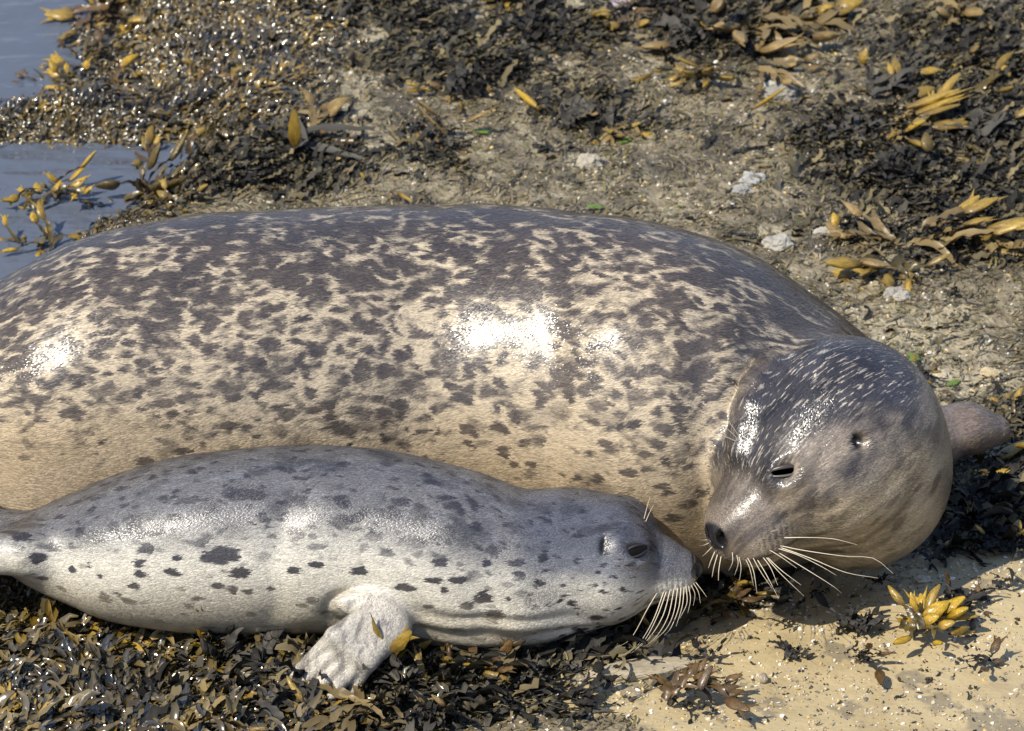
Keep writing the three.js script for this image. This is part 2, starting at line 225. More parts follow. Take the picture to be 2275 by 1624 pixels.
// a seal's head in its own frame: nose tip at 0, f forward, u up, l to its left (metres at k = 1)
const M_EYE = [-0.088, 0.036, 0.048], M_EAR = [-0.165, 0.022, 0.075], P_EYE = [-0.098, 0.042, 0.050], P_EAR = [-0.138, 0.052, 0.062];
function headField(f, u, ls, o) {
  const EYE_AT = o.eye, EAR_AT = o.ear;
  const l = Math.abs(ls);
  let d = dEll(f, u, l, [-0.172, o.crown ?? 0.0, 0], o.pup ? [0.1, 0.08, 0.088] : [0.1, 0.08, 0.080]);
  d = smin(d, dCone(f, u, l, [-0.12, -0.002, 0], o.pup ? 0.062 : 0.066, [-0.040, -0.013, 0], o.pup ? 0.029 : 0.0385), 0.03);
  d = smin(d, o.pup ? dCone(f, u, l, [-0.13, -0.006, 0], 0.068, [-0.062, -0.014, 0], 0.042) : dCone(f, u, l, [-0.135, -0.004, 0], 0.072, [-0.060, -0.016, 0], 0.050), 0.02);
  d = smin(d, dSphere(f, u, l, [-0.13, -0.022, 0.042], 0.05), 0.03);
  d = smin(d, dSphere(f, u, l, [EYE_AT[0] - 0.006, EYE_AT[1] - 0.014, EYE_AT[2] - 0.02], o.pup ? 0.0285 : 0.0265), 0.024);           // eye bulge
  d = smin(d, dEll(f, u, l, o.pup ? [-0.047, -0.018, 0.0165] : [-0.043, -0.025, 0.0225], o.pup ? [0.033, 0.0185, 0.0205] : [0.037, 0.0255, 0.0255]), 0.014);    // whisker pads
  d = smin(d, dEll(f, u, l, [-0.020, o.pup ? -0.003 : -0.001, 0], o.pup ? [0.020, 0.0145, 0.0170] : [0.021, 0.0165, 0.0200]), 0.014);  // nose
  const ju = o.pup ? 0.010 : 0, jaw = smin(dCone(f, u - ju, l, [-0.052 - ju, -0.041, 0], 0.015, [-0.15, -0.05, 0], 0.055), dEll(f, u - ju, l, [-0.05 - ju, -0.042, 0], [0.02, 0.012, 0.017]), 0.012);
  d = smin(d, jaw, 0.007);
  d = smax(d, -dEll(f, u, l, [-0.004, 0.0, 0.0105], [0.013, 0.0095, 0.0054]), 0.003); // nostrils
  d = smax(d, -dEll(f, u, l, [-0.002, -0.013, 0], [0.006, 0.008, 0.0018]), 0.003);
  const e = Math.hypot((f - EYE_AT[0]) / 1.5, u - EYE_AT[1], l - EYE_AT[2] - 0.002);
  d += 0.0055 * Math.exp(-(e * e) / (0.0085 * 0.0085)) - 0.0025 * Math.exp(-((e - 0.017) ** 2) / 0.00003);
  const g = Math.hypot(f - EAR_AT[0], (u - EAR_AT[1]) * (o.pup ? 0.45 : 1), (l - EAR_AT[2]) * (o.pup ? 0.3 : 0.6));
  d += (o.pup ? 0.0045 : 0.012) * Math.exp(-(g * g) / (o.pup ? 0.000016 : 0.00006)) - (o.pup ? 0 : 0.0010) * Math.exp(-((g - 0.0135) ** 2) / 0.00003);
  if (o.pup) d -= 0.006 * gz(Math.hypot(f + 0.118, u - 0.06, l * 0.6), 0, 0.03) - 0.003 * gz(Math.hypot(f + 0.07, u - 0.034, l * 0.7), 0, 0.02);
  if (!o.pup) d += 0.004 * gz(Math.hypot((f + 0.066) * 1.0, u - 0.034, l * 0.8), 0, 0.022) - 0.003 * gz(Math.hypot(f + 0.112, u - 0.05, l - 0.04), 0, 0.016);
  // rows of whisker follicles
  if (f > -0.075 && f < -0.008 && u < 0.004 && u > -0.045) d += 0.0009 * Math.sin(f * 900 + u * 250) * sstep(0.03, 0.012, Math.hypot(f + 0.038, (u + 0.02) * 1.3));
  return d;
}
function eyeParts(parent, H, side, o, mats) {               // almond of dark eye with two lids
  const out = H.F.clone().multiplyScalar(0.32).addScaledVector(H.U, 0.55).addScaledVector(H.L, side * 0.78).normalize();
  const c = H.world(o.at[0], o.at[1], side * o.at[2]).addScaledVector(out, 0.03); for (let i = 0; i < 60; i++) { const d = o.field(c.x, c.y, c.z); if (d < 0.0002) break; c.addScaledVector(out, -d * 0.8); } c.addScaledVector(out, (o.sink ?? -0.0022) * H.k);
  const along = o.along.clone(); along.addScaledVector(out, -along.dot(out)).normalize(); const up = new THREE.Vector3().crossVectors(along, out).multiplyScalar(side).normalize(); if (up.dot(H.U) < 0) up.negate();
  const at = (a, b, n) => c.clone().addScaledVector(along, a).addScaledVector(up, b).addScaledVector(out, n);
  const L = o.len * H.k, T = o.tall * H.k;
  const ball = new THREE.SphereGeometry(1, 28, 20), m = new THREE.Matrix4().makeBasis(along.clone().multiplyScalar(L * 1.0), up.clone().multiplyScalar(T * 1.15), out.clone().multiplyScalar(0.0046 * H.k)).setPosition(at(0, 0, 0.001 * H.k)); ball.applyMatrix4(m);
  const eye = part('eye', ball, mats.eye, parent);
  for (const s of [1, -1]) {
    const pts = []; for (let i = 0; i <= 14; i++) { const a = -1 + i / 7, b = Math.pow(Math.max(0, 1 - a * a), 0.75) * T * (s > 0 ? o.upper : o.lower); pts.push(at(a * L * 1.06, s * b + (s > 0 ? 0 : 0), (0.0042 - 0.0034 * a * a) * H.k)); }
    const g = tube(pts, 1, 1, 28, 8, (t) => (s > 0 ? o.lidU : o.lidL) * H.k * (0.25 + 0.75 * Math.sin(Math.PI * t)));
    part(s > 0 ? 'upper_eyelid' : 'lower_eyelid', g, s > 0 ? mats.lid : mats.lidLow, eye);
  }
  return eye;
}
function tube(pts, r0, r1, seg = 14, sides = 6, fr = null) {            // tapered tube along a smooth curve
  const cv = new THREE.CatmullRomCurve3(pts), g = new THREE.TubeGeometry(cv, seg, 1, sides), p = g.attributes.position, c = new THREE.Vector3(), v = new THREE.Vector3();
  for (let i = 0; i <= seg; i++) { cv.getPointAt(i / seg, c); const r = fr ? fr(i / seg) : mix(r0, r1, Math.pow(i / seg, 1.2)); for (let j = 0; j <= sides; j++) { const q = i * (sides + 1) + j; v.fromBufferAttribute(p, q).sub(c).multiplyScalar(r).add(c); p.setXYZ(q, v.x, v.y, v.z); } }
  g.computeVertexNormals(); return g;
}
const s3 = new THREE.Vector3(), L3 = [0, 0, 0], L3b = [0, 0, 0], CL = {}, CL2 = {};
const spotField = (a, b, s, dens, big) => { cells(a * s, b * s, CL); const r = (0.10 + 0.30 * CL.b * big); return CL.a < dens ? sstep(r, r * 0.55, CL.d) : 0; };

// short guard hairs lying along the coat; each takes the coat's colour where it is rooted
function fur(parent, geo, which, paint, flow, count, seed, len, wid, lift, mat, keep) {
  const R = rng(seed), P = geo.attributes.position.array, N = geo.attributes.normal.array, I = geo.index.array, nt = I.length / 3, cum = new Float64Array(nt); let A = 0;
  const a = new THREE.Vector3(), b = new THREE.Vector3(), c = new THREE.Vector3(), n = new THREE.Vector3(), d = new THREE.Vector3(), s = new THREE.Vector3(), m = new THREE.Matrix4(), out = { r: 0, g: 0, b: 0, h: 0 };
  for (let t = 0; t < nt; t++) { a.fromArray(P, I[t * 3] * 3); b.fromArray(P, I[t * 3 + 1] * 3).sub(a); c.fromArray(P, I[t * 3 + 2] * 3).sub(a); n.fromArray(N, I[t * 3] * 3); const k = keep(a, n); A += k <= 0 ? 0 : b.cross(c).length() * k; cum[t] = A; }
  const g = new THREE.BufferGeometry(), w = wid / 2; g.setAttribute('position', new THREE.Float32BufferAttribute([0, -0.0006, -w * 0.8, 0, -0.0006, w * 0.8, len * 0.4, lift, -w, len * 0.4, lift, w, len * 0.75, lift * 0.9, -w * 0.65, len * 0.75, lift * 0.9, w * 0.65, len, lift * 0.35, 0], 3)); g.setIndex([0, 1, 2, 1, 3, 2, 2, 3, 4, 3, 5, 4, 4, 5, 6]); g.computeVertexNormals();
  const im = new THREE.InstancedMesh(g, mat, count), col = new THREE.Color();
  for (let i = 0; i < count; i++) {
    const q = R() * A; let lo = 0, hi = nt - 1; while (lo < hi) { const mid = (lo + hi) >> 1; cum[mid] < q ? lo = mid + 1 : hi = mid; }
    let u = R(), v = R(); if (u + v > 1) { u = 1 - u; v = 1 - v; } const i0 = I[lo * 3] * 3, i1 = I[lo * 3 + 1] * 3, i2 = I[lo * 3 + 2] * 3, w0 = 1 - u - v;
    a.set(P[i0] * w0 + P[i1] * u + P[i2] * v, P[i0 + 1] * w0 + P[i1 + 1] * u + P[i2 + 1] * v, P[i0 + 2] * w0 + P[i1 + 2] * u + P[i2 + 2] * v); n.set(N[i0] * w0 + N[i1] * u + N[i2] * v, N[i0 + 1] * w0 + N[i1 + 1] * u + N[i2 + 1] * v, N[i0 + 2] * w0 + N[i1 + 2] * u + N[i2 + 2] * v).normalize();
    const sc = flow(a, n, d) * (0.55 + 0.7 * R()); d.addScaledVector(n, -d.dot(n)).normalize(); s.crossVectors(d, n); d.addScaledVector(s, (R() - 0.5) * 0.35 + 0.35 * noise(a.x * 30, a.y * 30, a.z * 30)).normalize(); s.crossVectors(d, n); const roll = (R() - 0.5) * 0.14; const n2 = n.clone().addScaledVector(s, roll).normalize(); s.crossVectors(d, n2).normalize();
    m.makeBasis(d.clone().multiplyScalar(sc), n2, s.clone().multiplyScalar(0.7 + 0.6 * R())).setPosition(a); im.setMatrixAt(i, m);
    paint(a.x + d.x * len * sc * 0.45, a.y + d.y * len * sc * 0.45, a.z + d.z * len * sc * 0.45, which(a.x, a.y, a.z), out); const k = 0.68 + 0.64 * R(); im.setColorAt(i, col.setRGB(out.r * k, out.g * k, out.b * k));
  }
  im.name = 'fur'; im.userData.kind = 'stuff'; im.castShadow = false; im.receiveShadow = true; parent.add(im);
}
const furMat = (r, sp) => new THREE.MeshPhysicalMaterial({ color: 0xffffff, roughness: r, specularIntensity: sp, clearcoat: 0.85, clearcoatRoughness: r * 0.8, side: THREE.DoubleSide });
// ---- mother
const mother = tag(new THREE.Group(), 'large dark-and-cream mottled adult seal lying behind the pup, head bent round to it', 'seal'); mother.name = numbered('harbour_seal');
const mRows = [[-900, 1010, 60], [-700, 1000, 85], [-500, 985, 120], [-300, 962, 165], [-100, 905, 222], [0, 876, 252], [100, 860, 290], [200, 843, 318], [400, 829, 345], [600, 826, 357], [800, 823, 363], [950, 822, 366], [1100, 827, 370], [1250, 845, 379], [1380, 866, 384], [1500, 885, 380], [1600, 900, 362], [1700, 920, 334], [1790, 943, 299], [1870, 962, 262], [1935, 974, 214], [1985, 984, 156], [2018, 990, 100]];
const mBody = profile(mRows.map(([a, b, r]) => [a, b, r, r * S - 0.032 + 0.088 * clamp((950 - a) / 950, 0, 1.1)]));
const mHead = frame(atZ(1586, 1197, 0.47), [-0.697, -0.352, 0.624], [-0.415, 0.905, 0.06], 1.06);
const pt = (v) => [v.x, v.y, v.z];
const mNeck = [[1896, 1000, 192, 0.162], [1912, 1076, 180, 0.125], [1872, 940, 176, 0.178]].map(([a, b, r, y]) => { const p = atY(a, b, y); return [pt(p), r * sizeAt(p)]; });
const mFlip = [[2050, 970, 0.034, 56], [2145, 952, 0.034, 54], [2205, 955, 0.024, 40]].map(([a, b, y, r]) => { const p = atY(a, b, y); return [pt(p), r * sizeAt(p)]; });
const xAt = (px, py, y) => atY(px, py, y).x;
const mx = { g1: atZ(1232, 850, 0.3).x, b1: atZ(1350, 800, 0.3).x, g2: atZ(1560, 850, 0.3).x, b2: atZ(1625, 850, 0.3).x };
const inFlip = (x, y, z) => x > 0.46 && z < 0.34 && y < 0.11 && Math.min(dSphere(x, y, z, mNeck[1][0], mNeck[1][1]), dSphere(x, y, z, mNeck[0][0], mNeck[0][1])) > 0.004 && mBody.d(x, y, z, 0) > 0.004 && Math.min(dSphere(x, y, z, ...mFlip[0]), dSphere(x, y, z, ...mFlip[1]), dSphere(x, y, z, ...mFlip[2]), dCone(x, y, z, mFlip[0][0], mFlip[0][1], mFlip[1][0], mFlip[1][1]), dCone(x, y, z, mFlip[1][0], mFlip[1][1], mFlip[2][0], mFlip[2][1])) < 0.03;
let mFold = [];
function motherField(x, y, z) {
  let d = mBody.d(x, y, z, 0);
  if (d < 0.05 && x > -0.75) {
    const o = mBody.at(x), phi = Math.atan2(z - o[1], y - o[0]), win = sstep(0.35, 0.8, phi) * sstep(2.2, 1.6, phi);
    const wob = noise(y * 9, z * 9, 3.3) * 0.012;
    d -= win * (0.009 * gz(x + wob, mx.b1, 0.055) - 0.006 * gz(x + wob, mx.g1, 0.022) - 0.007 * gz(x + wob, mx.g2, 0.018) + 0.004 * gz(x + wob, mx.b2, 0.02));
    d -= noise(x * 7, y * 8, z * 8) * 0.0030 + noise(x * 19, y * 19, z * 19 + 4) * 0.0013;
  }
  let n = dSphere(x, y, z, mNeck[0][0], mNeck[0][1]);
  n = smin(n, dCone(x, y, z, mNeck[1][0], mNeck[1][1], mNeck[2][0], mNeck[2][1]), 0.06);
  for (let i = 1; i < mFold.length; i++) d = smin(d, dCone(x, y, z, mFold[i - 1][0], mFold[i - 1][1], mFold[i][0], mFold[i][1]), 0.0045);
  mHead.local(x, y, z, L3);
  const h = Math.hypot(L3[0] + 0.12, L3[1], L3[2]) < 0.3 ? headField(L3[0], L3[1], L3[2], { crown: 0.002, eye: M_EYE, ear: M_EAR }) * mHead.k : 0.2;
  n = smin(n, h, 0.09);
  d = smin(d, n, 0.026);
  let fl = 9; for (let i = 1; i < mFlip.length; i++) { const a = mFlip[i - 1], b = mFlip[i]; fl = smin(fl, dCone(x, (y - 0.03) * 1.15 + 0.03, z, [a[0][0], (a[0][1] - 0.03) * 1.15 + 0.03, a[0][2]], a[1], [b[0][0], (b[0][1] - 0.03) * 1.15 + 0.03, b[0][2]], b[1]) * 0.7, 0.02); }
  d = smin(d, fl, 0.02);
  return smax(d, ground(x, z) - 0.012 - y, 0.03);
}
function castRay(f, px, py, w0 = 0.9) { const dir = tmpRay(px, py), l = dir.length(); const p = EYE.clone().addScaledVector(dir, DIST - w0); for (let i = 0; i < 90; i++) { const d = f(p.x, p.y, p.z); if (d < 0.0004) return p; p.addScaledVector(dir, d * 0.8 / l); } return p; }
{
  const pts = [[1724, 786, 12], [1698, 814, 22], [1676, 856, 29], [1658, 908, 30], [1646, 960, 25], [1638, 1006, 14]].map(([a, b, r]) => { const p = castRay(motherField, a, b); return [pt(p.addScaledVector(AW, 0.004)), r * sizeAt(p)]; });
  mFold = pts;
}
function spotList(rows, f) { return rows.map(([a, b, rx, ry, k = 1]) => { const p = castRay(f, a, b), s = sizeAt(p); return [p.x, p.y, p.z, rx * s * 1.02, ry * s * 1.06, k]; }); }
function spotsAt(list, x, y, z) { let m = 0; for (const s of list) { const dx = x - s[0]; if (dx > 0.045 || dx < -0.045) continue; const dy = Math.hypot(y - s[1], z - s[2]), q = Math.hypot(dx / s[3], dy / s[4]) + 0.42 * noise(x * 130 + s[0] * 90, y * 130, z * 130) + 0.16 * noise(x * 330, y * 330, z * 330); if (q < 1.5) m = Math.max(m, s[5] * sstep(1.12, 0.84, q)); } return m; }
const mSpots = spotList([[160, 920, 32, 13], [370, 898, 18, 10], [510, 945, 24, 10], [410, 1002, 20, 10], [322, 1028, 26, 12], [570, 970, 16, 6], [1040, 955, 26, 12], [1045, 985, 20, 9], [1118, 1005, 16, 18], [1140, 1030, 14, 9], [1180, 1032, 18, 8], [940, 1020, 14, 7], [860, 920, 22, 14], [730, 900, 20, 12], [640, 920, 24, 14], [1340, 985, 14, 9], [1400, 1050, 24, 10], [1480, 955, 22, 16], [1440, 1010, 20, 8], [1530, 1120, 26, 12], [1500, 1150, 22, 12], [1560, 1095, 16, 12], [1330, 1060, 16, 8], [1260, 1085, 14, 7], [1470, 1080, 20, 8], [1420, 880, 26, 20, 0.8], [1320, 900, 26, 12, 0.7], [60, 985, 22, 12, 0.7], [230, 870, 30, 14, 0.7], [980, 905, 22, 12, 0.8], [1105, 950, 18, 10]], motherField);
// how far a point belongs to the head and neck rather than to the trunk
function headNeck(x, y, z) {
  if (x < 0.1) return 0;
  const h = mHead.local(x, y, z, L3), dH = Math.hypot(h[0] + 0.12, h[1], h[2]) < 0.3 ? headField(h[0], h[1], h[2], { crown: 0.002, eye: M_EYE, ear: M_EAR }) : 0.3;
  const dN = Math.min(dSphere(x, y, z, mNeck[0][0], mNeck[0][1]), dCone(x, y, z, mNeck[1][0], mNeck[1][1], mNeck[2][0], mNeck[2][1]));
  return sstep(-0.010, 0.014, mBody.d(x, y, z, 0) - Math.min(dH, dN));
}
const MC = { dark: [0.090, 0.071, 0.058], dark2: [0.046, 0.039, 0.037], mid: [0.20, 0.165, 0.125], cream: [0.49, 0.385, 0.25], pale: [0.53, 0.44, 0.305] };
const lerp3 = (o, a, t) => { o.r = mix(o.r, a[0], t); o.g = mix(o.g, a[1], t); o.b = mix(o.b, a[2], t); };
const set3 = (o, a) => { o.r = a[0]; o.g = a[1]; o.b = a[2]; };
const covTab = [[-180, 0.9], [-110, 0.6], [-60, 0.22], [-10, 0.22], [25, 0.31], [45, 0.36], [60, 0.395], [70, 0.44], [78, 0.52], [86, 0.63], [96, 0.78], [110, 0.92], [125, 1.03], [180, 0.95]];
const tab = (t, x) => { for (let i = 1; i < t.length; i++) if (x < t[i][0]) return mix(t[i - 1][1], t[i][1], (x - t[i - 1][0]) / (t[i][0] - t[i - 1][0])); return t[t.length - 1][1]; };
function paintMother(x, y, z, g, o) {
  const b = mBody.at(clamp(x, mBody.x0, mBody.x1)), phi = Math.atan2(z - b[1], y - b[0]), arc = phi * 0.19;
  const sx = x + arc * 0.22;
  let hair = noise(sx * 60, arc * 430, 1.5) * 0.6 + noise(sx * 130, arc * 950, 5.5) * 0.4, fine = noise(sx * 260, arc * 1500, 2.2);
  const jag = hair * 0.009 + fine * 0.003;
  const wx = x + jag + 0.008 * noise(x * 38, arc * 38, 7), wa = arc + 0.007 * noise(x * 38, arc * 38, 21);
  const endF = sstep(0.16, 0.36, x);                          // finer, drawn-out flecks over the shoulder
  let n = (fbm(wx * mix(42, 28, endF), wa * mix(56, 96, endF), 2.1, 4, 0.66) * 1.0 + 0.35 * fbm(wx * 13, wa * 17, 9.1, 2));
  cells(wx * 36, wa * 48, CL); n += (0.30 * gz(CL.d, 0.42, 0.14) - 0.34 * sstep(0.34, 0.1, CL.d)) * (0.4 + 0.6 * CL.b);
  const deg = phi * 57.3 + noise(x * 5, arc * 5, 11) * 9 + sstep(0.0, -0.45, x) * 2;
  const cov = clamp(tab(covTab, deg) - 0.07 * endF * sstep(70, 40, deg), 0, 1.1);
  const m = sstep(-0.22, 0.25, n + (cov - 0.5) * 1.35 + 0.05);
  set3(o, MC.dark); lerp3(o, MC.dark2, clamp(0.5 + 0.9 * noise(x * 9, arc * 9, 4)) * 0.7); lerp3(o, MC.mid, clamp(0.16 + 0.5 * fbm(x * 40, arc * 46, 8, 2)) * sstep(-10, 60, deg));
  const cr = sstep(60, 100, deg); const c2 = [mix(MC.pale[0], MC.cream[0], cr), mix(MC.pale[1], MC.cream[1], cr), mix(MC.pale[2], MC.cream[2], cr)];
  lerp3(o, c2, m);
  if (deg > 62) {                                            // single spots on the pale flank
    const s1 = spotField(wx * 0.85, wa * 1.2, 14, 0.55, 0.8) * sstep(62, 76, deg), s2 = spotField(wx * 0.9 + 3, wa * 1.3 + 5, 27, 0.35, 0.7) * sstep(64, 80, deg);
    lerp3(o, MC.mid, 0.55 * sstep(0.1, 0.7, fbm(wx * 20, wa * 26, 31, 3) + 0.12) * sstep(118, 80, deg));
    lerp3(o, MC.dark, Math.max(s1 * 0.5 * sstep(110, 90, deg), s2 * 0.6));
  }
  lerp3(o, MC.dark, spotsAt(mSpots, wx, y, z) * 0.9);
  let shade = 1 + 0.16 * hair + 0.12 * fine; let hh = 0.5 + 0.30 * hair + 0.22 * fine + 0.10 * noise(x * 55, arc * 55, 3);
  const hd = mHead.local(x, y, z, L3b), f = hd[0], u = hd[1], l = hd[2], R = Math.hypot(f + 0.13, u, l);
  const own = headNeck(x + 0.010 * hair, y, z), wHead = own * sstep(0.168, 0.130, Math.hypot((f + 0.14) * 0.85, u + 0.01, l * 1.05));
  const wNeck = own;
  if (wHead > 0 || wNeck > 0) {
    const ang = Math.atan2(l, u + 0.03), rad = Math.hypot(f, u + 0.01, l), ar2 = ang * 0.085;
    const kx = rad + ar2 * 0.35, hr = noise(kx * 60, ar2 * 420, 61) * 0.6 + noise(kx * 150, ar2 * 1000, 65) * 0.4, fn = noise(kx * 300, ar2 * 1500, 66);
    const wr = rad + hr * 0.010, wA = ar2 + 0.006 * noise(rad * 30, ar2 * 30, 5);
    const q = { r: 0, g: 0, b: 0 };
    // crown: near-black with pale flecks; sides: brown grey; cheek and throat: fawn with dark blots
    const ht = u + 0.55 * clamp(-f - 0.185, 0, 0.08) - 0.35 * Math.max(0, Math.abs(l) - 0.05) + 0.018 * fbm(rad * 18, ar2 * 22, 12, 3);
    set3(q, MC.dark2); lerp3(q, [0.045, 0.042, 0.046], 0.5 + 0.5 * noise(rad * 20, ar2 * 20, 1));
    const fleck = sstep(0.16, 0.38, noise(wr * 60, ar2 * 420, 17) * 0.65 + noise(wr * 120, ar2 * 700, 19) * 0.45 + 0.12 * noise(rad * 14, ar2 * 18, 3));
    lerp3(q, [0.46, 0.41, 0.33], fleck * 0.85 * sstep(0.05, 0.09, rad));
    const patch = sstep(-0.12, 0.30, fbm(wr * 22, wA * 30, 27, 3) + 0.12);
    lerp3(q, [mix(0.070, 0.26, patch), mix(0.058, 0.212, patch), mix(0.048, 0.160, patch)], sstep(0.056, 0.022, ht));
    lerp3(q, [0.335, 0.275, 0.185], sstep(0.000, -0.045, ht) * sstep(0.075, 0.15, rad) * 0.95);
    const blot = Math.max(spotField(wr * 0.8, wA * 1.5, 21, 0.55, 0.9), spotField(wr * 0.7 + 2, wA * 1.3, 44, 0.5, 0.9) * 0.8) * sstep(0.02, -0.005, ht) * sstep(0.09, 0.12, rad);
    lerp3(q, MC.dark, blot * 0.8);
    { const sm = fbm(wr * 26, ar2 * 80, 71, 3), sm2 = fbm(rad * 16, ar2 * 24, 75, 2); const kk = clamp(1 + 1.0 * sm + 0.7 * sm2, 0.3, 1.9); q.r *= kk; q.g *= kk; q.b *= kk; lerp3(q, [0.050, 0.042, 0.037], 0.75 * sstep(0.05, 0.35, sm2 + 0.5 * sm) * sstep(0.05, 0.0, ht) * sstep(-0.06, -0.02, ht)); }
    lerp3(q, [0.16, 0.128, 0.098], (0.45 + 0.6 * fbm(wr * 40, wA * 50, 3, 2)) * sstep(0.10, 0.05, rad) * 0.85);       // muzzle
    lerp3(q, [0.40, 0.33, 0.25], 0.55 * sstep(0.045, 0.015, Math.hypot((f + 0.125) * 0.7, (u - 0.034) * 1.3, (l - 0.058) * 0.8)) * (0.7 + 0.5 * hr + 0.5 * fbm(wr * 30, ar2 * 90, 5, 2)));
    lerp3(q, [0.36, 0.31, 0.25], 0.6 * gz(Math.hypot(f + 0.108, u - 0.045, Math.abs(l) - 0.034), 0, 0.016) * (0.6 + 0.4 * hr)); // pale brow
    const nose = sstep(0.022, 0.016, Math.hypot((f + 0.002) * 0.9, (u - 0.001) * 1.15, l * 0.95) + 0.003 * hr);
    lerp3(q, [0.012, 0.011, 0.012], nose);
    lerp3(q, [0.016, 0.013, 0.012], sstep(0.013, 0.008, Math.hypot((f - M_EYE[0]) / 1.9, u - M_EYE[1], Math.abs(l) - M_EYE[2])) * 0.8);
    lerp3(q, [0.015, 0.013, 0.012], sstep(0.012, 0.006, Math.hypot(f - M_EAR[0], u - M_EAR[1], Math.abs(l) - M_EAR[2])));
    lerp3(q, [0.014, 0.011, 0.010], gz(u + 0.033 - 0.18 * (f + 0.03), 0, 0.0028) * sstep(-0.10, -0.08, f) * sstep(-0.004, -0.012, f)); // mouth line
    // neck behind the head: dark nape, fawn throat
    const nq = { r: 0, g: 0, b: 0 }, nh = y + 0.05 * fbm(x * 12, y * 12, z * 12, 3) + hr * 0.01;
    set3(nq, MC.dark2); lerp3(nq, [0.36, 0.31, 0.24], fleck * 0.55); lerp3(nq, [0.115, 0.097, 0.080], sstep(0.178, 0.118, nh)); lerp3(nq, [0.37, 0.295, 0.195], sstep(0.135, 0.045, nh) * 0.95); { const kk = clamp(1 + 0.8 * fbm(wr * 24, ar2 * 70, 77, 3) + 0.4 * fbm(x * 14, y * 14, z * 14, 2), 0.4, 1.8); nq.r *= kk; nq.g *= kk; nq.b *= kk; }
    lerp3(nq, MC.dark, Math.max(spotField(wr * 0.8, wA * 1.4, 19, 0.5, 0.8), spotField(wr * 0.7 + 2, wA * 1.3, 44, 0.5, 0.9) * 0.8) * 0.85 * sstep(0.20, 0.14, nh));
    lerp3(o, [nq.r, nq.g, nq.b], wNeck); lerp3(o, [q.r, q.g, q.b], wHead);
    const w = Math.max(wHead, wNeck); shade = mix(shade, 1 + 0.20 * hr + 0.14 * fn, w); hh = mix(hh, 0.5 + 0.32 * hr + 0.22 * fn, w);
    hh = mix(hh, 0.5 + 0.2 * noise(f * 900, u * 900, l * 900), nose);
  }
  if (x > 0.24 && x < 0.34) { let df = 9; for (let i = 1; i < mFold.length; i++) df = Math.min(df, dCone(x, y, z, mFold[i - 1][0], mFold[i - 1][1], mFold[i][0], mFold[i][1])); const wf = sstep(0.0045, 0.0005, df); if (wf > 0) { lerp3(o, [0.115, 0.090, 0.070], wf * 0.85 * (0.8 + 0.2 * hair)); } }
  if (x > 0.46 && inFlip(x, y, z)) { const t = fbm(x * 40, y * 40, z * 40, 3); set3(o, [0.20 + 0.05 * t, 0.155 + 0.04 * t, 0.12 + 0.03 * t]); shade = 1 + 0.1 * noise(x * 300, y * 300, z * 300); hh = 0.5 + 0.3 * noise(x * 260, y * 260, z * 260); }
  o.r *= shade; o.g *= shade; o.b *= shade; o.h = hh;
}
const seal_eye = new THREE.MeshPhysicalMaterial({ color: new THREE.Color(0.008, 0.007, 0.007), roughness: 0.28, specularIntensity: 0.25 });
const seal_eye_wet = new THREE.MeshPhysicalMaterial({ color: new THREE.Color(0.055, 0.050, 0.048), roughness: 0.12, clearcoat: 1, clearcoatRoughness: 0.04 });
const lidDark = new THREE.MeshPhysicalMaterial({ color: new THREE.Color(0.05, 0.04, 0.036), roughness: 0.35 }), lidPale = new THREE.MeshPhysicalMaterial({ color: new THREE.Color(0.11, 0.092, 0.078), roughness: 0.3, clearcoat: 0.8, clearcoatRoughness: 0.15 }), lidPup = new THREE.MeshPhysicalMaterial({ color: new THREE.Color(0.022, 0.020, 0.021), roughness: 0.55 });
const whiskerMat = new THREE.MeshPhysicalMaterial({ color: new THREE.Color(0.62, 0.54, 0.40), roughness: 0.4 }), clawMat = new THREE.MeshPhysicalMaterial({ color: new THREE.Color(0.06, 0.05, 0.045), roughness: 0.35 });
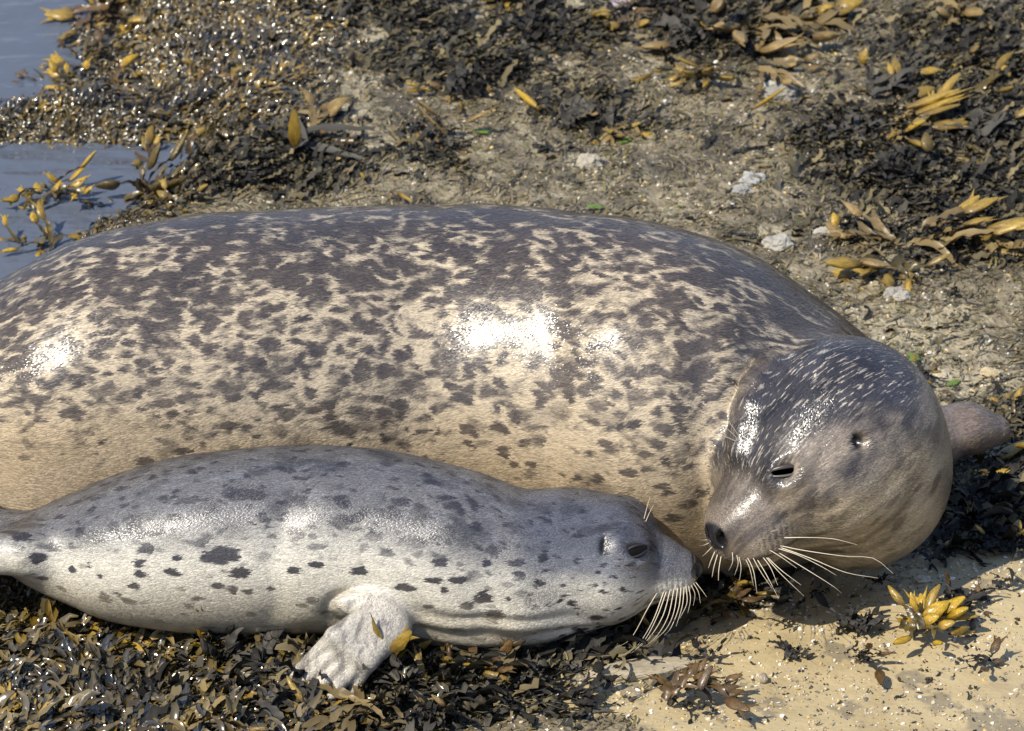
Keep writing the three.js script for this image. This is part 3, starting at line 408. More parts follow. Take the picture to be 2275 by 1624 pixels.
{
  const headC = mHead.world(-0.14, -0.01, 0), zD = mHead.U.clone().multiplyScalar(0.55).addScaledVector(mHead.L, 0.55).addScaledVector(mHead.F, 0.1).normalize(), xD = mHead.F.clone().addScaledVector(zD, -mHead.F.dot(zD)).normalize(), yD = new THREE.Vector3().crossVectors(zD, xD);
  const inHead = (x, y, z) => { const h = mHead.local(x, y, z, L3b); return Math.hypot((h[0] + 0.13) * 0.9, h[1] + 0.01, h[2]) < 0.135 || (z > 0.30 && x > 0.30); };
  const mWhich = (x, y, z) => (inFlip(x, y, z) ? 2 : inHead(x, y, z) ? 1 : 0);
  const charts = [
    { rect: [0.003, 0.003, 0.994, 0.62], wrap: 0.96, map(x, y, z) { const b = mBody.at(clamp(x, mBody.x0, mBody.x1)); let a = (Math.atan2(z - b[1], y - b[0]) + Math.PI * 2 + 2.2) % (Math.PI * 2); return [clamp((x + 0.82) / 1.40), a / (Math.PI * 2) * 0.96]; } },
    { rect: [0.003, 0.63, 0.5, 0.367], map(x, y, z) { const dx = x - headC.x, dy = y - headC.y, dz = z - headC.z, q = Math.hypot(dx, dy, dz), a = (dx * xD.x + dy * xD.y + dz * xD.z) / q, b = (dx * yD.x + dy * yD.y + dz * yD.z) / q, c = (dx * zD.x + dy * zD.y + dz * zD.z) / q, th = Math.acos(clamp(c, -1, 1)) / (Math.hypot(a, b) || 1) / (2 * 2.6); return [0.5 + a * th, 0.5 + b * th]; } },
    { rect: [0.52, 0.64, 0.2, 0.2], wrap: 0.96, map: (x, y, z) => [clamp((x - 0.45) / 0.2), (Math.atan2(z - mix(mFlip[0][0][2], mFlip[2][0][2], clamp((x - mFlip[0][0][0]) / (mFlip[2][0][0] - mFlip[0][0][0]))), y - 0.03) + Math.PI) / (2 * Math.PI) * 0.96] },
  ];
  const T = Math.round(1792 / QUALITY), sk = coat(surface(motherField, [-0.95, -0.09, -0.14], [0.66, 0.41, 0.56], 0.0031 * QUALITY), charts, mWhich, paintMother, T, T);
  const mat = new THREE.MeshPhysicalMaterial({ map: sk.map, bumpMap: sk.bump, bumpScale: 0.0011, roughness: 0.42, specularIntensity: 0.9, clearcoat: 0.55, clearcoatRoughness: 0.24 });
  part('body', sk.geo, mat, mother);
  fur(mother, sk.geo, mWhich, paintMother, (p, n, d) => {
    const h = mHead.local(p.x, p.y, p.z, L3b), wh = headNeck(p.x, p.y, p.z); mHead.local(p.x, p.y, p.z, L3b);
    d.set(-1, -0.18, 0.10); if (wh > 0) { s3.set(p.x - mHead.N.x, p.y - mHead.N.y, p.z - mHead.N.z).normalize(); s3.addScaledVector(mHead.U, -0.25); d.lerp(s3, wh); }
    return mix(1, clamp(Math.hypot(h[0], h[1], h[2]) / 0.13, 0.22, 0.85), wh);
  }, Math.round(230000 / QUALITY), 71, 0.0086, 0.0008, 0.0005, furMat(0.29, 1.0), (p, n) => { const h = mHead.local(p.x, p.y, p.z, L3b); if (p.x < -0.74 || p.y < ground(p.x, p.z) + 0.004) return 0; if (Math.hypot(h[0] + 0.006, h[1] + 0.004, h[2]) < 0.021 || Math.hypot((h[0] - M_EYE[0]) / 1.6, h[1] - M_EYE[1], Math.abs(h[2]) - M_EYE[2]) < 0.0115 || Math.hypot(h[0] - M_EAR[0], h[1] - M_EAR[1], Math.abs(h[2]) - M_EAR[2]) < 0.007) return 0; return (n.z < -0.45 ? 0.35 : 1) * (Math.hypot(h[0] + 0.12, h[1], h[2]) < 0.15 ? 2.4 : 1); });
  eyeParts(mother, mHead, 1, { at: M_EYE, field: motherField, len: 0.0205, tall: 0.0046, upper: 0.9, lower: 1.15, lidU: 0.0030, lidL: 0.0015, sink: -0.0010, along: AX.clone().multiplyScalar(-0.97).addScaledVector(AV, -0.16) }, { eye: seal_eye_wet, lid: lidDark, lidLow: lidPale });
  eyeParts(mother, mHead, -1, { at: M_EYE, field: (x, y, z) => { const h = mHead.local(x, y, z, L3); return headField(h[0], h[1], h[2], { crown: 0.002, eye: M_EYE, ear: M_EAR }) * mHead.k; }, len: 0.0205, tall: 0.0046, upper: 0.9, lower: 1.15, lidU: 0.0030, lidL: 0.0015, sink: -0.0010, along: mHead.F.clone() }, { eye: seal_eye_wet, lid: lidDark, lidLow: lidPale });
  const R = rng(5), w0 = near(mHead.world(-0.035, -0.018, 0.03));
  const wh = [[[1712, 1196], [1790, 1194], [1850, 1197], [1904, 1210]], [[1700, 1204], [1770, 1220], [1880, 1236], [1940, 1240], [1984, 1274]], [[1722, 1212], [1800, 1240], [1880, 1272], [1950, 1284]], [[1706, 1212], [1770, 1232], [1820, 1256], [1858, 1278]], [[1692, 1212], [1730, 1234], [1770, 1262]], [[1730, 1228], [1790, 1264], [1856, 1306], [1870, 1318]], [[1690, 1222], [1730, 1262], [1780, 1300]], [[1684, 1216], [1730, 1270], [1786, 1324]], [[1676, 1216], [1710, 1258], [1728, 1300]], [[1668, 1220], [1700, 1272], [1730, 1330]], [[1664, 1222], [1690, 1270], [1716, 1308]], [[1652, 1224], [1672, 1262], [1682, 1318]], [[1648, 1226], [1664, 1258], [1674, 1300]], [[1636, 1230], [1640, 1250], [1632, 1278]], [[1627, 1226], [1628, 1245], [1619, 1268]], [[1690, 1190], [1710, 1182], [1728, 1176]], [[1640, 1232], [1646, 1256], [1643, 1290]]];
  wh.forEach((c, i) => { const n = c.length - 1; part('whisker', tube(c.map(([a, b], j) => atW(a, b, w0 + 0.005 + 0.03 * j / n * (0.4 + R()))), i < 12 ? 0.00062 : 0.00048, 0.00012), whiskerMat, mother); });
  for (const [a, b, c, d] of [[1577, 1190, 1556, 1180], [1578, 1205, 1552, 1212], [1582, 1215, 1560, 1236], [1588, 1226, 1574, 1262], [1594, 1232, 1582, 1282], [1602, 1236, 1596, 1290], [1577, 1198, 1550, 1196]]) part('whisker', tube([atW(a, b, w0 - 0.025), atW((a + c) / 2 - 2, (b + d) / 2 + 3, w0 - 0.02), atW(c, d, w0 - 0.01)], 0.0006, 0.0002, 8), whiskerMat, mother);
  for (const [a, b, c, d] of [[1636, 966, 1618, 936], [1632, 972, 1612, 950], [1630, 980, 1606, 968]]) { const p = castRay(motherField, a + 4, b); const w = near(p); part('whisker', tube([p, atW((a + c) / 2 + 3, (b + d) / 2, w + 0.004), atW(c, d, w + 0.006)], 0.0005, 0.0002, 6), whiskerMat, mother); }
  scene.add(mother);
}

// ---- pup
const pup = tag(new THREE.Group(), 'small grey and white spotted seal pup lying in front, nose almost touching the adult', 'seal'); pup.name = numbered('harbour_seal_pup');
const pRows = [[-150, 1214, 20, 0.075], [-60, 1218, 30, 0.078], [0, 1218, 42, 0.080], [60, 1221, 80, 0.087], [150, 1221, 123, 0.095], [250, 1220, 165, 0.104], [400, 1211, 197, 0.113], [550, 1204, 208, 0.117], [750, 1200, 212, 0.119], [900, 1215, 211, 0.117], [1050, 1246, 201, 0.110], [1180, 1266, 176, 0.100], [1290, 1262, 148, 0.097], [1345, 1256, 120, 0.096]];
const pBody = profile(pRows);
const pupZ = pBody.at(atY(1300, 1250, 0.1).x)[1];
const pHead = frame(atZ(1563, 1258, pupZ + 0.004), [0.988, -0.135, 0.03], [0.135, 0.988, 0.06], 0.87);
const pRoot = [0, 1, 2, 3, 4].map((i) => pt(atZ(mix(842, 882, i / 4), mix(1352, 1402, i / 4), pupZ + mix(0.098, 0.112, i / 4))));
const pMid = [[744, 1412], [764, 1432], [784, 1448], [804, 1460], [822, 1466]].map(([a, b], i) => pt(atZ(a, b, pupZ + 0.140 + 0.002 * i)));
const pFl = { a: pRoot[1], c: pMid[2] };
const pTips = [[655, 1498, 0.012], [667, 1521, 0.011], [698, 1538, 0.010], [739, 1544, 0.010], [783, 1535, 0.010]].map(([a, b, y]) => pt(onGround(a, b, y + 0.004)));
const pHind = [[[60, 1200], [-60, 1150], [-240, 1120]], [[60, 1228], [-60, 1228], [-240, 1240]]].map((q, i) => q.map(([a, b], j) => pt(atZ(a, b, pupZ - 0.04 + (i ? 0.035 : -0.05) - 0.02 * j))));
const px_ = { a: atZ(655, 1200, pupZ).x, b: atZ(735, 1200, pupZ).x, c: atZ(1118, 1200, pupZ).x, d: atZ(1190, 1200, pupZ).x };
const pDir = new THREE.Vector3(...pTips[2]).sub(new THREE.Vector3(...pRoot[2])).normalize(), pSide = new THREE.Vector3(...pTips[4]).sub(new THREE.Vector3(...pTips[0])).normalize();
function flipField(x, y, z) {
  let d = 9; for (let i = 0; i < 5; i++) { d = smin(d, dCone(x, y, z, pRoot[i], 0.0150, pMid[i], 0.0098), 0.014); d = smin(d, dCone(x, y, z, pMid[i], 0.0094, pTips[i], 0.0062), 0.0060); }
  return d;
}
let pPouch = null;
function pupField(x, y, z) {
  let d = pBody.d(x, y, z, 1.02);
  if (d < 0.05) {
    const o = pBody.at(clamp(x, pBody.x0, pBody.x1)), phi = Math.atan2(z - o[1], y - o[0]), win = sstep(0.1, 0.6, phi) * sstep(2.3, 1.8, phi), wob = noise(y * 12, z * 12, 1.3) * 0.012 + phi * 0.012;
    d -= win * (-0.0045 * gz(x + wob, px_.a, 0.018) + 0.0035 * gz(x + wob, px_.b, 0.035) - 0.006 * gz(x + wob, px_.c, 0.03) + 0.005 * gz(x + wob, px_.d, 0.03));
    d -= noise(x * 9, y * 9, z * 9) * 0.0025;
    // creases of skin behind the jaw and above the flipper
    const arc = phi * 0.11, cr = Math.sin((arc * 190) + noise(x * 9, arc * 22, 3) * 2.6);
    d -= 0.0019 * cr * sstep(pFl.a[0] - 0.03, pFl.a[0] + 0.08, x) * gz(phi, 1.95, 0.45);
    d += 0.006 * gz(Math.hypot(x - pFl.a[0] + 0.035, (y - pFl.a[1] + 0.005) * 1.2), 0.028, 0.009) * sstep(0.6, 1.2, phi);
  }
  const f = flipField(x, y, z); d = smin(d, f, 0.020);
  if (pPouch) d = smin(d, dEll(x, y, z, pPouch, [0.030, 0.016, 0.013]), 0.008);
  for (const h of pHind) { let q = dCone(x, (y - h[0][1]) * 1.0, z, [h[0][0], 0, h[0][2]], 0.026, [h[1][0], h[1][1] - h[0][1], h[1][2]], 0.024); q = smin(q, dCone(x, y, z, h[1], 0.024, h[2], 0.03), 0.02); d = smin(d, q, 0.034); }
  pHead.local(x, y, z, L3);
  const h = Math.hypot(L3[0] + 0.12, L3[1], L3[2]) < 0.3 ? headField(L3[0], L3[1], L3[2], { crown: -0.004, eye: P_EYE, ear: P_EAR, pup: true }) * pHead.k : 0.2;
  d = smin(d, h, 0.022);
  return smax(d, ground(x, z) - 0.008 - y, 0.02);
}
pPouch = pt(castRay(pupField, 806, 1340).addScaledVector(AW, -0.008));
const pSpots = spotList([[85, 1240, 26, 13], [50, 1190, 20, 16], [160, 1265, 20, 8], [300, 1168, 22, 12], [350, 1178, 22, 14], [385, 1150, 16, 9], [322, 1218, 22, 14], [305, 1253, 14, 10], [312, 1275, 14, 9], [300, 1302, 12, 8], [235, 1330, 16, 14], [262, 1322, 10, 7], [285, 1335, 20, 9], [395, 1240, 12, 8], [382, 1270, 16, 9], [488, 1235, 42, 20], [530, 1272, 30, 14], [488, 1302, 18, 8], [518, 1312, 16, 10], [552, 1315, 10, 7], [605, 1308, 12, 6], [655, 1268, 24, 8], [700, 1255, 14, 8], [802, 1268, 18, 10], [560, 1365, 18, 8], [690, 1335, 18, 10], [670, 1345, 14, 6], [425, 1345, 13, 10], [445, 1330, 12, 7], [352, 1380, 18, 9], [410, 1365, 12, 6], [200, 1255, 12, 7], [220, 1280, 12, 6], [720, 1360, 14, 6], [900, 1305, 26, 9], [952, 1348, 14, 7], [985, 1310, 14, 7], [960, 1290, 18, 8], [1072, 1325, 18, 16], [1025, 1290, 18, 8], [1100, 1368, 22, 20], [980, 1250, 20, 9], [1040, 1345, 24, 10], [1080, 1250, 12, 9], [1225, 1312, 14, 20], [1260, 1335, 14, 8], [1240, 1378, 26, 10], [1270, 1395, 24, 18], [1210, 1398, 28, 10], [1308, 1388, 12, 9], [1155, 1275, 10, 6], [1180, 1320, 8, 5], [1195, 1290, 10, 6], [1190, 1350, 9, 6], [1255, 1285, 14, 7], [1290, 1300, 9, 5], [1270, 1255, 20, 9], [1300, 1262, 9, 5], [1322, 1270, 9, 5], [1330, 1300, 11, 6], [1360, 1315, 9, 5], [1150, 1250, 14, 8], [1130, 1330, 9, 6], [1010, 1400, 20, 9], [960, 1415, 16, 8], [1060, 1420, 14, 6], [1340, 1340, 12, 5], [1390, 1350, 14, 5], [1062, 1170, 16, 12, 0.8], [1100, 1225, 20, 12, 0.8], [870, 1140, 26, 16, 0.6], [760, 1160, 24, 16, 0.7], [650, 1180, 18, 9, 0.7], [590, 1150, 18, 9, 0.7], [430, 1110, 30, 10, 0.7], [520, 1090, 30, 10, 0.7], [250, 1170, 26, 12, 0.7], [180, 1180, 20, 12, 0.7], [1000, 1180, 26, 16, 0.6], [930, 1205, 26, 14, 0.6], [860, 1230, 16, 9, 0.7], [830, 1190, 22, 12, 0.6], [700, 1215, 18, 8, 0.6], [120, 1215, 16, 10, 0.8], [140, 1310, 20, 9], [90, 1285, 16, 8], [470, 1395, 22, 8], [600, 1392, 24, 7], [330, 1408, 20, 6]], pupField);
function paintPup(x, y, z, g, o) {
  const b = pBody.at(clamp(x, pBody.x0, pBody.x1)), phi = Math.atan2(z - b[1], y - b[0]), arc = phi * 0.11, deg0 = phi * 57.3;
  const sx = x + arc * 0.3, hair = noise(sx * 75, arc * 480, 1.5) * 0.6 + noise(sx * 170, arc * 1000, 5.5) * 0.4, fine = noise(sx * 330, arc * 1700, 2.2), jag = hair * 0.008 + fine * 0.003;
  const wx = x + jag + 0.008 * noise(x * 40, arc * 40, 7), wa = arc + 0.008 * noise(x * 40, arc * 40, 21);
  const hd = pHead.local(x, y, z, L3b), f = hd[0], u = hd[1], l = hd[2], wHead = sstep(0.17, 0.13, Math.hypot((f + 0.12) * 0.9, u, l));
  let deg = deg0 + 14 * fbm(wx * 11, wa * 13, 2, 3); deg = mix(deg, deg - 8, sstep(-0.2, 0.0, x) * sstep(0.12, 0.02, x));
  const white = sstep(38, 76, deg);
  set3(o, [0.150, 0.147, 0.150]); lerp3(o, [0.060, 0.060, 0.065], sstep(-0.05, 0.35, fbm(wx * 26, wa * 32, 9, 3)) * 0.8); lerp3(o, [0.22, 0.225, 0.245], sstep(0.05, 0.5, fbm(wx * 30, wa * 75, 19, 3)) * 0.6);
  lerp3(o, [0.66, 0.625, 0.53], white); 
  const on = sstep(28, 52, deg);
  const s2 = spotField(wx * 0.72 + 2, wa + 7, 26, 0.35, 0.7), s3 = spotField(wx * 0.8 + 5, wa + 1, 48, 0.25, 0.75), sp = spotsAt(pSpots, wx, y, z);
  lerp3(o, [0.034, 0.031, 0.038], Math.max(sp * 0.95, s3 * 0.5 * on, s2 * 0.7 * sstep(20, -30, deg0)));
  const s4 = spotField(wx * 0.6 + 1, wa + 3, 70, 0.7, 0.9), s5 = spotField(wx * 0.6 + 4, wa + 9, 38, 0.55, 0.85); lerp3(o, [0.036, 0.034, 0.042], Math.max(s4 * 0.8, s5 * 0.9) * sstep(86, 44, deg));
  lerp3(o, [0.55, 0.48, 0.34], 0.65 * sstep(78, 118, deg0));
  if (wHead > 0) {
    const q = { r: 0, g: 0, b: 0 }, al = Math.abs(l), ht = u - 0.25 * Math.max(0, al - 0.05) + 0.014 * fbm(wx * 24, y * 24, z * 24, 3);
    set3(q, [0.115, 0.12, 0.142]); lerp3(q, [0.06, 0.062, 0.075], sstep(0, 0.35, fbm(wx * 36, y * 60, z * 50, 3)) * 0.8);
    lerp3(q, [0.27, 0.272, 0.285], sstep(0.055, 0.02, ht) * 0.6); lerp3(q, [0.64, 0.605, 0.515], sstep(0.022, -0.016, ht));
    lerp3(q, [0.15, 0.152, 0.165], sstep(-0.088, -0.055, f) * 0.8 * sstep(-0.014, 0.004, u + 0.006 * hair));
    lerp3(q, [0.04, 0.038, 0.045], Math.max(spotField(wx, wa * 1.2, 34, 0.5, 0.8), spotField(wx + 3, wa * 1.2, 62, 0.55, 0.85) * 0.9) * sstep(-0.045, -0.08, f));
    lerp3(q, [0.50, 0.485, 0.44], sstep(0.034, 0.016, Math.hypot((f + 0.046) * 0.8, (u + 0.024) * 1.45, (al - 0.028))) * (0.72 + 0.28 * Math.sin(f * 760 + u * 250) * Math.sin(u * 900)));
    lerp3(q, [0.014, 0.013, 0.015], sstep(0.0215, 0.0150, Math.hypot((f + 0.002) * 0.75, (u - 0.003) * 1.1, l * 0.85) + 0.003 * hair));
    lerp3(q, [0.02, 0.019, 0.021], sstep(0.0165, 0.010, Math.hypot((f - P_EYE[0]) / 1.9, u - P_EYE[1], al - P_EYE[2])) * 0.95);
    lerp3(q, [0.018, 0.017, 0.018], sstep(0.0095, 0.004, Math.hypot(f - P_EAR[0], (u - P_EAR[1]) * 0.5, (al - P_EAR[2]) * 0.5)));
    lerp3(q, [0.50, 0.48, 0.43], 0.5 * gz(Math.hypot(f - P_EAR[0] - 0.010, (u - P_EAR[1]) * 0.45, (al - P_EAR[2]) * 0.45), 0, 0.0045));
    lerp3(q, [0.02, 0.018, 0.018], gz(u + 0.031 - 0.14 * (f + 0.03), 0, 0.0032) * sstep(-0.085, -0.06, f) * sstep(-0.004, -0.012, f));
    lerp3(o, [q.r, q.g, q.b], wHead);
  }
  if (g === 1) { const ax = x - pRoot[2][0], ay = y - pRoot[2][1], az = z - pRoot[2][2], al = ax * pDir.x + ay * pDir.y + az * pDir.z, ac = ax * pSide.x + ay * pSide.y + az * pSide.z, st = fbm(al * 22, ac * 110, 3, 3), sp = fbm(al * 40, ac * 60, 9, 2); set3(o, [0.54, 0.50, 0.42]); lerp3(o, [0.19, 0.172, 0.155], sstep(-0.02, 0.35, st + 0.3 * sp + 0.15 * hair) * 0.85); }
  const s = 1 + 0.15 * hair + 0.12 * fine; o.r *= s; o.g *= s; o.b *= s; o.h = 0.5 + (0.30 * hair + 0.22 * fine) * (g === 1 ? 0.25 : 1);
}
{
  const pWhich = (x, y, z) => (flipField(x, y, z) < pBody.d(x, y, z) - 0.006 ? 1 : 0);
  const charts = [
    { rect: [0.003, 0.004, 0.994, 0.70], wrap: 0.96, map(x, y, z) { const b = pBody.at(clamp(x, pBody.x0, pBody.x1)); const a = (Math.atan2(z - b[1], y - b[0]) + Math.PI * 2 + 2.2) % (Math.PI * 2); return [clamp((x + 0.80) / 1.08), a / (Math.PI * 2) * 0.96]; } },
    { rect: [0.003, 0.72, 0.25, 0.27], map: (x, y, z) => [clamp((x + 0.32) / 0.24), clamp((z + 0.6 * y - 0.42) / 0.26)] },
  ];
  const T = Math.round(1664 / QUALITY), sk = coat(surface(pupField, [-0.85, -0.06, 0.22], [0.29, 0.27, 0.72], 0.0026 * QUALITY), charts, pWhich, paintPup, T, T);
  const body = part('body', sk.geo, new THREE.MeshPhysicalMaterial({ map: sk.map, bumpMap: sk.bump, bumpScale: 0.0010, roughness: 0.5, specularIntensity: 0.9, clearcoat: 0.3, clearcoatRoughness: 0.32 }), pup);
  const flipA = new THREE.Vector3(...pFl.a), flipC = new THREE.Vector3(...pTips[2]);
  fur(pup, sk.geo, pWhich, paintPup, (p, n, d) => {
    const h = pHead.local(p.x, p.y, p.z, L3b), wh = sstep(0.20, 0.13, Math.hypot((h[0] + 0.12) * 0.9, h[1], h[2]));
    d.set(-1, -0.22, 0.10); if (wh > 0) { s3.set(p.x - pHead.N.x, p.y - pHead.N.y, p.z - pHead.N.z).normalize(); d.lerp(s3, wh); }
    if (pWhich(p.x, p.y, p.z)) { d.copy(flipC).sub(flipA).normalize(); return 0.55; }
    return mix(1, clamp(Math.hypot(h[0], h[1], h[2]) / 0.13, 0.22, 0.8), wh);
  }, Math.round(190000 / QUALITY), 73, 0.0060, 0.0006, 0.0005, furMat(0.36, 1.0), (p, n) => { const h = pHead.local(p.x, p.y, p.z, L3b); if (p.x < -0.74 || p.y < ground(p.x, p.z) + 0.003) return 0; if (Math.hypot(h[0] + 0.006, h[1] + 0.002, h[2]) < 0.019 || Math.hypot((h[0] - P_EYE[0]) / 1.6, h[1] - P_EYE[1], Math.abs(h[2]) - P_EYE[2]) < 0.0125 || Math.hypot(h[0] - P_EAR[0], h[1] - P_EAR[1], Math.abs(h[2]) - P_EAR[2]) < 0.005) return 0; return (n.z < -0.45 ? 0.35 : 1) * (h[0] > -0.2 ? 1.7 : 1); });
  const eo = { at: P_EYE, field: pupField, len: 0.0185, tall: 0.0062, upper: 1.05, lower: 1.1, sink: -0.0004, lidU: 0.0024, lidL: 0.0014, along: pHead.F.clone().addScaledVector(AV, 0.42) };
  for (const s of [1, -1]) eyeParts(pup, pHead, s, eo, { eye: seal_eye, lid: lidPup, lidLow: lidPup });
  pTips.forEach((t, i) => { const a = new THREE.Vector3(...t), d = a.clone().sub(new THREE.Vector3(...pFl.c)).normalize(); part('claw', tube([a.clone().addScaledVector(d, -0.002).add(new THREE.Vector3(0, 0.003, 0)), a.clone().addScaledVector(d, 0.010).add(new THREE.Vector3(0, 0.003, 0)), a.clone().addScaledVector(d, 0.018).add(new THREE.Vector3(0, -0.001, 0))], 0.0026, 0.0005, 8), clawMat, pup); });
  const w0 = near(pHead.world(-0.04, -0.02, -0.038)), R = rng(9);
  const wh = [[[1470, 1300], [1440, 1350], [1400, 1420], [1366, 1440]], [[1478, 1305], [1450, 1380], [1420, 1430], [1396, 1452]], [[1484, 1304], [1460, 1370], [1430, 1425], [1400, 1452]], [[1490, 1306], [1472, 1370], [1440, 1420], [1404, 1450]], [[1498, 1306], [1484, 1370], [1460, 1412], [1436, 1434]], [[1506, 1306], [1496, 1364], [1478, 1400], [1452, 1424]], [[1513, 1306], [1508, 1350], [1492, 1392], [1476, 1412]], [[1520, 1304], [1516, 1345], [1502, 1392]], [[1524, 1302], [1526, 1340], [1510, 1374]], [[1530, 1302], [1534, 1330], [1528, 1362]], [[1462, 1300], [1420, 1336], [1396, 1368]], [[1536, 1300], [1544, 1322], [1540, 1346]], [[1541, 1296], [1552, 1316], [1556, 1340]], [[1546, 1294], [1560, 1312], [1570, 1326]]];
  wh.forEach((c, i) => { const n = c.length - 1; part('whisker', tube(c.map(([a, b], j) => atW(a, b, w0 + 0.003 + 0.025 * j / n * (0.3 + R()))), i < 9 ? 0.0006 : 0.00045, 0.00012), whiskerMat, pup); });
  for (const [a, b, c, d] of [[1434, 1146, 1444, 1104], [1438, 1152, 1452, 1122]]) { const p = castRay(pupField, a - 3, b + 6), w = near(p); part('whisker', tube([p, atW((a + c) / 2 - 1, (b + d) / 2, w + 0.002), atW(c, d, w + 0.004)], 0.0005, 0.0002, 6), whiskerMat, pup); }
  scene.add(pup);
}
// ------------------------------------------------------------------ ground sheet
{
  const xs = [], zs = [], step = 0.005 * QUALITY;
  for (let x = -0.95; x < 0.95; x += step) xs.push(x); for (let z = -1.75; z < 1.05; z += step * 1.2) zs.push(z);
  const grow = (a, dir) => { let d = step * 2, v = dir > 0 ? a[a.length - 1] : a[0]; while (Math.abs(v) < 160) { d *= 1.35; v += dir * d; dir > 0 ? a.push(v) : a.unshift(v); } };
  grow(xs, 1); grow(xs, -1); grow(zs, 1); grow(zs, -1);
  const nx = xs.length, nz = zs.length, P = new Float32Array(nx * nz * 3), U = new Float32Array(nx * nz * 2), I = new Uint32Array((nx - 1) * (nz - 1) * 6);
  const X0 = -1.0, X1 = 1.0, Z0 = -1.8, Z1 = 1.1;
  const fold = (t) => { t = ((t % 2) + 2) % 2; return t > 1 ? 2 - t : t; };
  for (let j = 0; j < nz; j++) for (let i = 0; i < nx; i++) { const o = j * nx + i; P[o * 3] = xs[i]; P[o * 3 + 1] = ground(xs[i], zs[j]); P[o * 3 + 2] = zs[j]; U[o * 2] = (xs[i] - X0) / (X1 - X0); U[o * 2 + 1] = (zs[j] - Z0) / (Z1 - Z0); }
  let k = 0; for (let j = 0; j < nz - 1; j++) for (let i = 0; i < nx - 1; i++) { const a = j * nx + i; I[k++] = a; I[k++] = a + nx; I[k++] = a + 1; I[k++] = a + 1; I[k++] = a + nx; I[k++] = a + nx + 1; }
  const g = new THREE.BufferGeometry(); g.setAttribute('position', new THREE.BufferAttribute(P, 3)); g.setAttribute('uv', new THREE.BufferAttribute(U, 2)); g.setIndex(new THREE.BufferAttribute(I, 1)); g.computeVertexNormals();
  const W = Math.round(1536 / QUALITY), H = Math.round(2048 / QUALITY), col = new Uint8Array(W * H * 4), bmp = new Uint8Array(W * H * 4), c = { r: 0, g: 0, b: 0 };
  for (let j = 0; j < H; j++) for (let i = 0; i < W; i++) {
    const x = mix(X0, X1, (i + 0.5) / W), z = mix(Z0, Z1, (j + 0.5) / H), o = (j * W + i) * 4;
    const sand = sandAt(x, z), pale = clamp(blobSum(PALE, x, z)), wet = clamp(blobSum(WETL, x, z) * 1.2), n1 = fbm(x * 11, z * 11, 1, 4), n2 = fbm(x * 45, z * 45, 2, 4), n3 = noise(x * 420, z * 420, 3), n4 = fbm(x * 150, z * 150, 6, 3);
    set3(c, [0.195, 0.158, 0.095]);                           // silt and turf over rock
    lerp3(c, [0.075, 0.062, 0.040], sstep(-0.15, 0.35, n1 + 0.4 * n2)); lerp3(c, [0.34, 0.29, 0.185], sstep(0.0, 0.45, n2 * 0.8 - n1 * 0.5 + 0.1 + pale * 0.5) * 0.8);
    lerp3(c, [0.135, 0.135, 0.055], sstep(0.18, 0.5, fbm(x * 20, z * 20, 17, 3)) * 0.5);
    lerp3(c, [0.43, 0.375, 0.25], clamp(pale * 1.1 + n2 * 0.6 - 0.15) * 0.9);
    lerp3(c, [0.085, 0.060, 0.022], wet * 0.8); lerp3(c, [0.04, 0.034, 0.02], wet * sstep(0, 0.4, n2));
    lerp3(c, [0.47, 0.375, 0.205], sand);
    if (sand > 0) {                                          // smooth sandstone with grey films and pale grit
      lerp3(c, [0.38, 0.295, 0.155], sand * sstep(-0.1, 0.35, n1 + 0.3 * n2) * 0.75);
      cells(x * 15 + n2 * 0.5, z * 10 + n2 * 0.5, CL); lerp3(c, [0.20, 0.17, 0.115], sand * (CL.a < 0.6 ? sstep(0.34 * CL.b + 0.1, 0.2 * CL.b + 0.05, CL.d) * 0.75 : 0));
      lerp3(c, [0.30, 0.25, 0.16], sand * sstep(0.25, 0.5, n4) * 0.5);
    }
    const s = 1 + 0.22 * n3 * (1 - 0.6 * sand) + 0.30 * n4 * (1 - 0.65 * sand);
    col[o] = enc(clamp(c.r * s)); col[o + 1] = enc(clamp(c.g * s)); col[o + 2] = enc(clamp(c.b * s)); col[o + 3] = 255;
    const h = 0.5 + (0.35 * n4 + 0.12 * n3) * (1 - 0.82 * sand) + 0.2 * n2 * (1 - sand); bmp[o] = bmp[o + 1] = bmp[o + 2] = clamp(h) * 255; bmp[o + 3] = 255;
  }
  const map = dataTex(W, H, col, true), bump = dataTex(W, H, bmp, false); for (const t of [map, bump]) t.wrapS = t.wrapT = THREE.MirroredRepeatWrapping;
  tag(part('ground', g, new THREE.MeshStandardMaterial({ map, bumpMap: bump, bumpScale: 0.009, roughness: 0.62 }), scene), 'silty tan rock and sand shore under the seals', null, null, 'structure');
}
